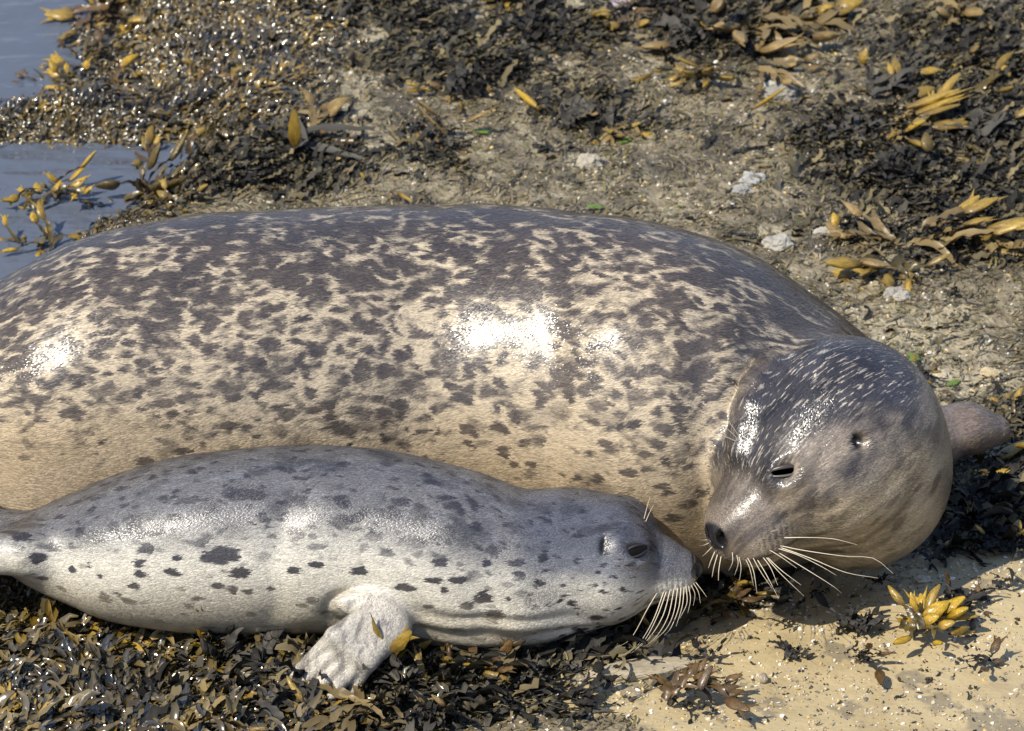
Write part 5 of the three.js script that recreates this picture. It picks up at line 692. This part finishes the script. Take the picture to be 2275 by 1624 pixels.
const CL_LIST = [
  // behind the adult, from left to right
  [170, 200, 'golden wrack clump with broad tips on the weed tongue in the water', { n: 9, size: 62, straps: 'olive', up: 0.7, tips: 'gold', tipShare: 1 }],
  [252, 195, 'golden wrack clump beside the broadest clump on the weed tongue', { n: 7, size: 48, straps: 'brown', up: 0.5, tipShare: 1 }],
  [90, 200, 'brown wrack clump on the weed tongue near the left edge', { n: 8, size: 45, straps: 'olive', tips: 'brown', up: 0.6 }],
  [20, 215, 'brown wrack clump at the left edge of the weed tongue', { n: 7, size: 42, straps: 'olive', tips: 'brown', up: 0.6 }],
  [195, 135, 'small brown wrack clump standing in the water above the tongue', { n: 8, size: 42, straps: 'olive', tips: 'brown', up: 0.8, float: true }],
  [240, 30, 'golden brown wrack mass at the top left edge of the weed', { n: 12, size: 75, straps: 'brown', tips: 'ochre', up: 0.6, tipShare: 1 }],
  [120, 440, 'golden wrack clump with pointed tips floating left in the water', { n: 11, size: 58, straps: 'olive', tips: 'gold', up: 0.8, tipShare: 1, bulb: 0, float: true }],
  [70, 470, 'narrow golden wrack floating beside the pointed golden clump', { n: 6, size: 44, straps: 'olive', up: 0.7, tipShare: 1, float: true }],
  [45, 545, 'small golden wrack tip floating nearest the left edge', { n: 3, size: 42, straps: 'olive', up: 0.5, tipShare: 1, float: true, head: 140, spread: 90 }],
  [105, 545, 'golden wrack clump floating just above the adult seal back', { n: 8, size: 50, straps: 'olive', up: 0.6, tipShare: 1, float: true }],
  [335, 370, 'brown wrack with raised tip at the point of the shore', { n: 6, size: 52, straps: 'brown', tips: 'ochre', up: 0.5, head: 150, spread: 140 }],
  [422, 345, 'single ochre tip standing up at the water edge', { n: 2, size: 48, straps: 'brown', tips: 'ochre', up: 1.4, tipShare: 1, bulb: 1, spread: 40, head: 80 }],
  [330, 440, 'large wet brown wrack heap beside the adult seal back', { n: 18, size: 68, straps: 'brown', tips: 'olive', up: 0.5, tipShare: 0.7 }],
  [280, 470, 'wet olive wrack heap nearest the water beside the adult', { n: 12, size: 56, straps: 'olive', tips: 'olive', up: 0.5 }],
  [395, 450, 'wet golden wrack tuft against the adult seal back', { n: 8, size: 44, straps: 'olive', tips: 'ochre', up: 0.4 }],
  [480, 170, 'golden wrack tuft among wet weed at the upper left', { n: 6, size: 40, straps: 'brown', tips: 'ochre', up: 0.5 }],
  [520, 185, 'small ochre wrack tuft in the wet weed', { n: 4, size: 36, straps: 'brown', tips: 'tan', up: 0.4 }],
  [650, 335, 'dark wrack with long grey straps spread over pale rock', { n: 12, size: 90, straps: 'slate', tips: 'ochre', tipShare: 0.15, strapLen: 1.5, up: 0.15, bulb: 1 }],
  [612, 345, 'fat ochre tip lying on the long grey straps', { n: 2, size: 66, straps: 'slate', tips: 'ochre', tipShare: 1, bulb: 1, up: 0.1, head: 235, spread: 30, strapLen: 0.4, fat: 1.2 }],
  [602, 310, 'tan tip pointing left above the fat ochre tip', { n: 2, size: 54, straps: 'tan', tips: 'tan', tipShare: 1, up: 0.1, head: 170, spread: 30, strapLen: 0.4 }],
  [690, 290, 'grey brown leafy wrack above the long grey straps', { n: 5, size: 60, straps: 'tan', tips: 'tan', tipShare: 0.6, up: 0.2, head: 70, spread: 80 }],
  [873, 150, 'single golden bulb standing on dark weed', { n: 1, size: 44, straps: 'black', tips: 'gold', tipShare: 1, bulb: 1, up: 0.8, head: 80, spread: 20, strapLen: 0.3 }],
  [968, 200, 'yellow frayed wrack tuft above the tan fronds', { n: 5, size: 38, straps: 'olive', tips: 'gold', tipShare: 1, bulb: 0, up: 0.4 }],
  [976, 268, 'golden bulb pointing down among tan fronds', { n: 1, size: 46, straps: 'black', tips: 'gold', tipShare: 1, bulb: 1, head: 265, spread: 10, strapLen: 0.3, fat: 1.2 }],
  [1010, 250, 'golden bulb right of the tan fronds', { n: 1, size: 44, straps: 'black', tips: 'gold', tipShare: 1, bulb: 1, head: 10, spread: 10, strapLen: 0.2, fat: 1.1 }],
  [960, 290, 'tan fronds hanging in a fan below the golden bulb', { n: 8, size: 62, straps: 'slate', tips: 'tan', tipShare: 1, bulb: 0, head: 270, spread: 130, up: 0.1, strapLen: 0.6, tipLen: 1.2 }],
  [1000, 330, 'broad tan frond lying below the fan', { n: 3, size: 70, straps: 'slate', tips: 'tan', tipShare: 1, bulb: 0.4, head: 25, spread: 40, up: 0.1, strapLen: 0.4, tipLen: 1.3 }],
  [825, 412, 'golden bulb lying just behind the adult seal back', { n: 1, size: 58, straps: 'black', tips: 'gold', tipShare: 1, bulb: 1, head: 150, spread: 20, strapLen: 0.3 }],
  [862, 438, 'ochre strip of wrack right of the golden bulb behind the back', { n: 2, size: 48, straps: 'brown', tips: 'ochre', tipShare: 1, bulb: 0, head: 20, spread: 30, strapLen: 0.5 }],
  [1040, 200, 'black wrack heap left of centre on the rock', { n: 14, size: 68, straps: 'black', tips: 'tan', tipShare: 0.12, up: 0.2 }],
  [1085, 12, 'golden wrack strip at the top edge left of centre', { n: 7, size: 60, straps: 'olive', tips: 'ochre', tipShare: 1, head: 0, spread: 70, up: 0.15 }],
  [1300, 38, 'two golden bulbs near the top edge', { n: 3, size: 50, straps: 'olive', tips: 'gold', tipShare: 1, bulb: 0.7, head: 10, spread: 60, strapLen: 0.4 }],
  [1190, 80, 'black shredded wrack heap below the pale rock', { n: 16, size: 75, straps: 'black', tips: 'olive', tipShare: 0.15, up: 0.2 }],
  [1212, 252, 'pair of golden bulbs pointing left from a black tuft', { n: 3, size: 46, straps: 'olive', tips: 'gold', tipShare: 1, bulb: 0.8, head: 185, spread: 30, strapLen: 0.35, fat: 1.1 }],
  [1290, 262, 'black wrack tuft right of the pair of golden bulbs', { n: 14, size: 66, straps: 'slate', tips: 'tan', tipShare: 0.1, up: 0.25 }],
  [1365, 295, 'ochre fronds hanging right of the black tuft', { n: 7, size: 52, straps: 'tan', tips: 'ochre', tipShare: 0.9, head: 290, spread: 100, up: 0.1 }],
  [1395, 30, 'golden brown wrack tangle at the top edge', { n: 8, size: 55, straps: 'brown', tips: 'ochre', tipShare: 0.8 }],
  [1625, 75, 'bright golden bulb in the dark tangle at the top', { n: 2, size: 60, straps: 'brown', tips: 'gold', tipShare: 1, bulb: 1, head: 200, spread: 40, strapLen: 0.3, fat: 1.2 }],
  [1700, 70, 'large tan wrack clump with long straps at the top', { n: 18, size: 110, straps: 'tan', tips: 'tan', tipShare: 0.6, bulb: 0.1, up: 0.2, strapLen: 1.2, head: 320, spread: 200 }],
  [1770, 60, 'golden edged straps right of the large tan clump', { n: 8, size: 85, straps: 'tan', tips: 'ochre', tipShare: 0.8, up: 0.25, head: 30, spread: 110 }],
  [1545, 85, 'black wrack tangle left of the large tan clump', { n: 20, size: 88, straps: 'slate', tips: 'tan', tipShare: 0.08, up: 0.25 }],
  [1560, 165, 'row of ochre tips below the black tangle', { n: 12, size: 62, straps: 'tan', tips: 'ochre', tipShare: 1, bulb: 0.3, head: 250, spread: 130, up: 0.15, strapLen: 0.7 }],
  [1478, 162, 'golden tip at the left end of the ochre row', { n: 2, size: 46, straps: 'olive', tips: 'gold', tipShare: 1, bulb: 0, head: 260, spread: 40, strapLen: 0.4 }],
  [1700, 160, 'tan straps trailing right of the ochre row', { n: 8, size: 75, straps: 'tan', tips: 'tan', tipShare: 0.7, head: 310, spread: 70, up: 0.15 }],
  [1660, 262, 'small yellow tip alone on the grey rock', { n: 1, size: 40, straps: 'olive', tips: 'gold', tipShare: 1, bulb: 0, head: 95, spread: 10, strapLen: 0.4 }],
  [2100, 25, 'ochre fronds fanning out at the top right', { n: 10, size: 72, straps: 'tan', tips: 'tan', tipShare: 0.9, bulb: 0.1, head: 270, spread: 180, up: 0.2 }],
  [1985, 285, 'banana shaped ochre fronds stacked side by side', { n: 9, size: 94, straps: 'tan', tips: 'ochre', tipShare: 1, bulb: 0, head: 15, spread: 45, up: 0.12, strapLen: 0.6, tipLen: 1.5 }],
  [1965, 315, 'golden tips under the banana shaped fronds', { n: 6, size: 58, straps: 'tan', tips: 'gold', tipShare: 1, head: 350, spread: 80, up: 0.1, strapLen: 0.5 }],
  [1945, 200, 'ochre and grey fronds above the banana shaped ones', { n: 8, size: 66, straps: 'slate', tips: 'ochre', tipShare: 0.6, head: 30, spread: 120 }],
  [2170, 212, 'golden pod shaped frond pointing right in dark weed', { n: 5, size: 75, straps: 'olive', tips: 'ochre', tipShare: 1, head: 20, spread: 60, tipLen: 1.2 }],
  [2110, 150, 'yellow split tips beside black weed at the right', { n: 6, size: 50, straps: 'tan', tips: 'ochre', tipShare: 0.8, head: 330, spread: 100 }],
  [1980, 395, 'black wrack heap below the banana shaped fronds', { n: 22, size: 85, straps: 'black', tips: 'olive', tipShare: 0.08, up: 0.25 }],
  [1890, 300, 'black wrack mound left of the banana shaped fronds', { n: 14, size: 70, straps: 'slate', tips: 'tan', tipShare: 0.1, up: 0.25 }],
  [2200, 300, 'grey wrack tangle near the right edge', { n: 16, size: 80, straps: 'slate', tips: 'ochre', tipShare: 0.12, up: 0.2 }],
  [2230, 370, 'olive frond arching over the dark snail', { n: 5, size: 66, straps: 'olive', tips: 'olive', tipShare: 0.6, head: 170, spread: 70 }],
  [2080, 540, 'tan hand shaped wrack with golden fingers', { n: 12, size: 96, straps: 'tan', tips: 'ochre', tipShare: 1, bulb: 0.1, head: 0, spread: 90, up: 0.2, tipLen: 1.2 }],
  [1960, 545, 'grey and ochre straps left of the hand shaped wrack', { n: 12, size: 80, straps: 'tan', tips: 'tan', tipShare: 0.7, head: 200, spread: 150, up: 0.2 }],
  [1985, 590, 'golden bulbs clustered at the foot of the hand shaped wrack', { n: 11, size: 76, straps: 'olive', tips: 'ochre', tipShare: 1, bulb: 0.5, head: 270, spread: 160, up: 0.2, strapLen: 0.7 }],
  [1862, 522, 'small bright yellow bulb beside the white stone', { n: 2, size: 40, straps: 'olive', tips: 'gold', tipShare: 1, bulb: 1, up: 0.7, strapLen: 0.3, fat: 1.3 }],
  [2245, 560, 'dark olive wrack at the right edge above the neck', { n: 7, size: 55, straps: 'tan', tips: 'olive', tipShare: 0.7 }],
  // right of the adult
  [2050, 832, 'small golden tip half hidden behind the adult head', { n: 4, size: 40, straps: 'black', tips: 'gold', tipShare: 0.8 }],
  [2260, 925, 'small ochre wrack at the tip of the adult flipper', { n: 6, size: 45, straps: 'olive', tips: 'ochre' }],
  [2150, 1030, 'olive gold forked frond below the adult flipper', { n: 5, size: 96, straps: 'olive', tips: 'ochre', tipShare: 1, bulb: 0, head: 10, spread: 60, up: 0.15, tipLen: 1.2, strapLen: 0.6 }],
  [2165, 1068, 'thick olive gold frond second below the adult flipper', { n: 5, size: 104, straps: 'olive', tips: 'ochre', tipShare: 1, bulb: 0, head: 350, spread: 40, up: 0.12, tipLen: 1.3, strapLen: 0.6 }],
  [2235, 1110, 'olive gold fronds third below the flipper, at the right edge', { n: 7, size: 92, straps: 'olive', tips: 'ochre', tipShare: 1, head: 0, spread: 90 }],
  [2180, 1160, 'black wet wrack heap in the shadow of the adult neck', { n: 24, size: 82, straps: 'black', tips: 'black', tipShare: 0.1, up: 0.3 }],
  [2085, 1240, 'black wrack with one golden tip at the adult throat', { n: 10, size: 46, straps: 'black', tips: 'ochre', tipShare: 0.15 }],
  [2210, 1225, 'black and ochre wrack strip along the sand edge', { n: 14, size: 62, straps: 'black', tips: 'ochre', tipShare: 0.25 }],
  // on the sand in front
  [2040, 1405, 'golden bulb cluster on the sand at the lower right', { n: 22, size: 72, high: 0.010, straps: 'olive', tips: 'gold', tipShare: 1, bulb: 0.75, head: 0, spread: 220, up: 0.7, strapLen: 0.6 }],
  [1905, 1400, 'black crumpled wrack left of the golden bulb cluster', { n: 20, size: 68, straps: 'black', tips: 'slate', tipShare: 0.15, up: 0.4 }],
  [1900, 1465, 'brown tipped wrack below the black crumpled heap', { n: 9, size: 52, straps: 'black', tips: 'brown', tipShare: 0.6, head: 300, spread: 120 }],
  [2150, 1345, 'black leafy wrack right of the golden bulb cluster', { n: 16, size: 60, straps: 'black', tips: 'brown', tipShare: 0.2, up: 0.3 }],
  [2170, 1470, 'small black wrack with brown tip at the lower right', { n: 7, size: 44, straps: 'black', tips: 'brown', tipShare: 0.3 }],
  [2235, 1300, 'black wrack scrap at the right edge of the sand', { n: 8, size: 42, straps: 'black', tipShare: 0 }],
  [1755, 1445, 'small black wrack lump in the middle of the sand', { n: 9, size: 42, straps: 'black', tips: 'slate', tipShare: 0.2 }],
  [1585, 1465, 'black scrap of wrack left of the small lump', { n: 7, size: 38, straps: 'black', tips: 'black', tipShare: 0.3 }],
  [1745, 1390, 'tiny black wrack scrap below the whiskers', { n: 5, size: 30, straps: 'black', tipShare: 0 }],
  [1950, 1300, 'black wrack scrap under the long whisker tips', { n: 6, size: 34, straps: 'black', tipShare: 0 }],
  [1815, 1320, 'thin black wrack scrap under the adult whiskers', { n: 5, size: 28, straps: 'black', tipShare: 0 }],
  [1500, 1545, 'brown wrack with golden claw tips on the sand at the bottom', { n: 12, size: 74, high: 0.010, straps: 'brown', tips: 'brown', tipShare: 0.9, bulb: 0, head: 20, spread: 110, up: 0.4 }],
  [1545, 1580, 'black wrack fringe below the golden claw tips', { n: 8, size: 40, straps: 'black', tips: 'black', tipShare: 0.3 }],
  [1290, 1560, 'black tendrils of wrack on wet sand at the bottom', { n: 12, size: 58, straps: 'black', tips: 'black', tipShare: 0.1, strapLen: 1.3, head: 350, spread: 120 }],
  [1170, 1530, 'thin black wrack strip beside the tendrils', { n: 10, size: 52, straps: 'black', tips: 'slate', tipShare: 0.2, head: 350, spread: 80 }],
  [1622, 1318, 'brown gold wrack between the two noses', { n: 14, size: 52, straps: 'brown', tips: 'ochre', tipShare: 0.8, up: 0.6, bulb: 0.2 }],
  [1590, 1352, 'brown wrack on the ground under the noses', { n: 12, size: 50, straps: 'olive', tips: 'brown', tipShare: 0.7 }],
  [1420, 1428, 'olive bulb weed in shadow under the pup chin', { n: 8, size: 44, straps: 'black', tips: 'olive', tipShare: 0.6 }],
  // along the pup
  [515, 1446, 'two bright golden blades standing against the pup belly', { n: 4, size: 96, high: 0.010, straps: 'slate', tips: 'gold', tipShare: 1, bulb: 0.4, head: 90, spread: 100, up: 1.3, strapLen: 0.5 }],
  [462, 1444, 'small golden leaves left of the standing golden blades', { n: 4, size: 58, high: 0.010, straps: 'olive', tips: 'gold', tipShare: 1, up: 0.7, strapLen: 0.5 }],
  [590, 1456, 'ochre curved tip right of the standing golden blades', { n: 4, size: 84, high: 0.010, straps: 'slate', tips: 'ochre', tipShare: 0.9, bulb: 0, up: 0.4, head: 60, spread: 120 }],
  [505, 1476, 'slate grey wet bulbs below the standing golden blades', { n: 18, size: 74, straps: 'slate', tips: 'slate', tipShare: 0.9, bulb: 0.5, up: 0.35 }],
  [625, 1470, 'slate wrack between the wet bulbs and the pup flipper', { n: 12, size: 70, straps: 'slate', tips: 'slate', tipShare: 0.4 }],
  [905, 1466, 'golden crown shaped tip standing behind the flipper', { n: 4, size: 76, high: 0.010, straps: 'black', tips: 'ochre', tipShare: 1, bulb: 0, head: 60, spread: 50, up: 1.2, strapLen: 0.4, fat: 1.2 }],
  [880, 1512, 'pair of golden tips below the crown shaped tip', { n: 4, size: 78, high: 0.010, straps: 'slate', tips: 'ochre', tipShare: 1, bulb: 0, head: 65, spread: 50, up: 0.9, strapLen: 0.5 }],
  [965, 1488, 'golden wrack right of the pair of tips', { n: 7, size: 92, high: 0.010, straps: 'olive', tips: 'ochre', tipShare: 1, bulb: 0.3, head: 30, spread: 150, up: 0.5, strapLen: 0.6 }],
  [1072, 1482, 'brown forked tip standing against the pup chest', { n: 2, size: 90, high: 0.010, straps: 'brown', tips: 'brown', tipShare: 1, bulb: 0, head: 85, spread: 20, up: 1.5, strapLen: 0.4, fat: 1.2 }],
  [1085, 1500, 'brown curled pod on the ground below the forked tip', { n: 3, size: 70, high: 0.010, straps: 'brown', tips: 'brown', tipShare: 1, bulb: 0.2, head: 350, spread: 60, up: 0.2, strapLen: 0.6 }],
  [825, 1505, 'dark gold tip lying against the pup flipper', { n: 4, size: 56, high: 0.010, straps: 'black', tips: 'ochre', tipShare: 0.9, up: 0.6 }],
  [870, 1500, 'black wrack heap right of the pup flipper', { n: 20, size: 70, straps: 'slate', tips: 'slate', tipShare: 0.2, up: 0.35 }],
  [985, 1500, 'black wrack heap below the golden wrack', { n: 16, size: 66, straps: 'black', tips: 'brown', tipShare: 0.2, up: 0.3 }],
  [985, 1590, 'pale grey fan of straps at the bottom edge', { n: 16, size: 78, straps: 'slate', tips: 'tan', tipShare: 0.1, strapLen: 1.2, head: 250, spread: 90, up: 0.2 }],
  [704, 1600, 'broad tan yellow blade at the bottom edge', { n: 2, size: 46, straps: 'tan', tips: 'ochre', tipShare: 1, bulb: 0, head: 95, spread: 16, up: 0.1, strapLen: 0.3, fat: 1.2 }],
  [650, 1590, 'grey straps left of the broad tan blade', { n: 14, size: 92, straps: 'slate', tips: 'tan', tipShare: 0.1, head: 120, spread: 70, up: 0.2 }],
  [820, 1585, 'grey brown crossing straps at the bottom edge', { n: 12, size: 110, straps: 'tan', tips: 'tan', tipShare: 0.1, strapLen: 1.3, up: 0.15 }],
  [480, 1590, 'grey brown straps at the bottom left of centre', { n: 12, size: 96, straps: 'tan', tips: 'tan', tipShare: 0.2, up: 0.15 }],
  [330, 1545, 'dark wrack tuft in the brown weed at the lower left', { n: 8, size: 46, straps: 'slate', tips: 'olive', tipShare: 0.3 }],
  [30, 1520, 'slate wrack tuft at the lower left edge', { n: 8, size: 48, straps: 'slate', tips: 'olive', tipShare: 0.2 }],
  [30, 1385, 'golden weed at the left edge under the pup tail', { n: 10, size: 50, straps: 'olive', tips: 'ochre', tipShare: 0.5 }],
];
for (const [px, py, label, o] of CL_LIST) clump(px, py, label, o);
// brown stalk, bent like a hook
{
  const pts = [[718, 300], [712, 285], [720, 298], [745, 312], [790, 314]].slice(1).map(([a, b], i) => onGround(a, b, 0.006));
  tag(part('weed_stalk', tube(pts, 0.0065, 0.0045, 24, 8), clumpMats.brown[2], scene), 'thick brown hook shaped weed stalk lying on pale rock', 'seaweed');
}
// ------------------------------------------------------------------ stones, shells, leaf scraps
function stone(px, py, rx, ry, rz, color, label, seed, { rough = 0.8, sink = 0.42, yaw = 0, name = 'stone', bump = 0.34 } = {}) {
  const p = onGround(px, py), k = sizeAt(p), g = new THREE.IcosahedronGeometry(1, 12), q = g.attributes.position, C = new Float32Array(q.count * 3), v = new THREE.Vector3();
  for (let i = 0; i < q.count; i++) { v.fromBufferAttribute(q, i); const n = fbm(v.x * 1.3 + seed, v.y * 1.3, v.z * 1.3, 4), f = fbm(v.x * 7 + seed, v.y * 7, v.z * 7, 3), s = 1 + bump * 1.6 * n + 0.09 * f; q.setXYZ(i, v.x * rx * k * s, v.y * ry * k * s, v.z * rz * k * s); const t = 1 + 0.6 * f + 0.5 * n; for (let c = 0; c < 3; c++) C[i * 3 + c] = color[c] * t; }
  g.setAttribute('color', new THREE.BufferAttribute(C, 3)); g.computeVertexNormals();
  const m = part(name, g, stoneMat[rough > 0.6 ? 0 : 1], scene); m.position.copy(p).add(new THREE.Vector3(0, ry * k * (1 - 2 * sink), 0)); m.rotation.y = yaw; tag(m, label, 'stone'); return m;
}
const stoneMat = [new THREE.MeshStandardMaterial({ vertexColors: true, roughness: 0.85 }), new THREE.MeshPhysicalMaterial({ vertexColors: true, roughness: 0.4 })];
stone(1310, 368, 28, 24, 24, [0.36, 0.325, 0.25], 'rounded pale stone behind the middle of the adult back', 1);
stone(1738, 215, 38, 26, 30, [0.25, 0.235, 0.195], 'grey angular stone in the turf below the tan clump', 2, { bump: 0.4 });
stone(1728, 545, 34, 20, 26, [0.34, 0.32, 0.27], 'flat whitish stone beside the adult shoulder', 3);
stone(1672, 405, 28, 16, 22, [0.33, 0.325, 0.30], 'broken white stone with sharp corners', 4, { bump: 0.6 });
stone(1650, 425, 20, 12, 16, [0.29, 0.285, 0.265], 'smaller white stone touching the broken one', 5, { bump: 0.6 });
stone(1835, 523, 26, 16, 15, [0.36, 0.335, 0.28], 'long pale stone left of the yellow bulb', 6);
stone(1985, 655, 24, 16, 20, [0.30, 0.28, 0.24], 'grey pebble above the adult neck', 7);
stone(2005, 660, 18, 12, 16, [0.34, 0.32, 0.27], 'smaller grey pebble beside the grey one', 8);
stone(1710, 190, 12, 9, 10, [0.55, 0.57, 0.53], 'tiny white shell stone by the grey angular stone', 12);
stone(1420, 1492, 120, 22, 34, [0.33, 0.28, 0.19], 'smooth grey brown rock ridge in the sand under the pup chin', 13, { sink: 0.42, yaw: 0.25, bump: 0.15 });
stone(2050, 1290, 18, 9, 12, [0.5, 0.44, 0.33], 'small pale pebble at the edge of the sand', 14);
stone(2090, 835, 16, 8, 12, [0.46, 0.40, 0.29], 'cream pebble right of the adult head', 15);
stone(2200, 830, 22, 10, 16, [0.44, 0.36, 0.22], 'tan pebble near the right edge', 16);
// coiled snail shells
function snail(px, py, size, tones, label, { yaw = 0, spire = 0.6, tilt = 0.4, whorls = 3.2 } = {}) {
  const p = onGround(px, py), k = size * sizeAt(p), P = [], C = [], I = [], n = 90, m = 14;
  for (let i = 0; i <= n; i++) { const t = i / n, a = t * whorls * 6.2832, r = Math.pow(t, 1.5) * 0.55 + 0.02, w = Math.pow(t, 1.4) * 0.52 + 0.02, y = -(Math.pow(t, 1.5)) * spire; for (let j = 0; j < m; j++) { const b = j / m * 6.2832, rr = r + w * Math.cos(b), d = 1 + 0.02 * Math.sin(a * 9); P.push(rr * Math.cos(a) * d, y + w * Math.sin(b) * d, rr * Math.sin(a) * d); const s = 0.8 + 0.2 * Math.sin(b * 3 + a * 0.2) + 0.18 * noise(a * 1.5, b * 2, size); const q = tones[noise(a * 0.8, b * 1.2, 4 + size) > 0.05 ? 0 : 1]; C.push(q[0] * s, q[1] * s, q[2] * s); } if (i < n) for (let j = 0; j < m; j++) { const o = i * m + j, o2 = i * m + (j + 1) % m; I.push(o, o + m, o2, o2, o + m, o2 + m); } }
  const g = new THREE.BufferGeometry(); g.setAttribute('position', new THREE.Float32BufferAttribute(P, 3)); g.setAttribute('color', new THREE.Float32BufferAttribute(C, 3)); g.setIndex(I); g.computeVertexNormals(); g.scale(k, k, k);
  const s = part('snail_shell', g, shellMat, scene); s.rotation.set(tilt, yaw, 0.3, 'YXZ'); s.position.copy(p).add(new THREE.Vector3(0, k * (spire * 0.5 + 0.35), 0)); tag(s, label, 'shell');
}
const shellMat = new THREE.MeshPhysicalMaterial({ vertexColors: true, roughness: 0.5, side: THREE.DoubleSide });
snail(2178, 512, 26, [[0.36, 0.26, 0.25], [0.11, 0.105, 0.11]], 'pink and grey snail shell right of the hand shaped wrack', { yaw: 1 });
snail(2232, 384, 22, [[0.16, 0.10, 0.11], [0.05, 0.04, 0.05]], 'dark purple snail shell under an olive frond at the right', { yaw: 2 });
snail(1372, 14, 22, [[0.46, 0.38, 0.38], [0.36, 0.28, 0.29]], 'pale pink snail shell at the top edge', { yaw: 0.5 });
snail(1132, 82, 17, [[0.34, 0.28, 0.32], [0.24, 0.19, 0.23]], 'small mauve snail shell beside black wrack near the top', { yaw: 2.4 });
snail(1705, 1520, 15, [[0.52, 0.45, 0.33], [0.40, 0.33, 0.23]], 'beige ridged whelk shell lying on the sand', { yaw: 1.2, spire: 1.1, tilt: 1.2 });
// torn green leaf scraps
function leafScrap(px, py, size, label, seed) {
  const R = rng(seed), p = onGround(px, py, 0.004), k = size * sizeAt(p), P = [0, 0.12, 0], I = [], n = 16;
  for (let ring = 1; ring <= 2; ring++) for (let i = 0; i < n; i++) { const a = i / n * 6.2832, r = ring / 2 * (ring === 2 ? 0.7 + 0.5 * R() : 0.9); P.push(Math.cos(a) * r * 1.3, 0.12 * Math.cos(r * 2) + 0.1 * (R() - 0.5), Math.sin(a) * r * 0.75); }
  for (let i = 0; i < n; i++) { const j = (i + 1) % n; I.push(0, 1 + j, 1 + i, 1 + i, 1 + j, 1 + n + i, 1 + j, 1 + n + j, 1 + n + i); }
  const g = new THREE.BufferGeometry(); g.setAttribute('position', new THREE.Float32BufferAttribute(P, 3)); g.setIndex(I); g.computeVertexNormals(); g.scale(k, k, k);
  const m = part('sea_lettuce_scrap', g, lettuce, scene); m.position.copy(p); m.rotation.y = seed; tag(m, label, 'seaweed');
}
const lettuce = new THREE.MeshPhysicalMaterial({ color: new THREE.Color(0.15, 0.24, 0.03), roughness: 0.45, transmission: 0.25, thickness: 0, side: THREE.DoubleSide });
leafScrap(1070, 290, 16, 'round green sea lettuce scrap beside tan fronds', 3);
leafScrap(2118, 850, 16, 'torn bright green scrap right of the adult head', 4);
leafScrap(2030, 793, 18, 'flat green scrap above the adult head', 5);
leafScrap(1320, 458, 15, 'green scrap behind the crest of the adult back', 6);
leafScrap(1390, 312, 14, 'dark green scrap under the ochre fronds', 7);
renderer.render(scene, camera);
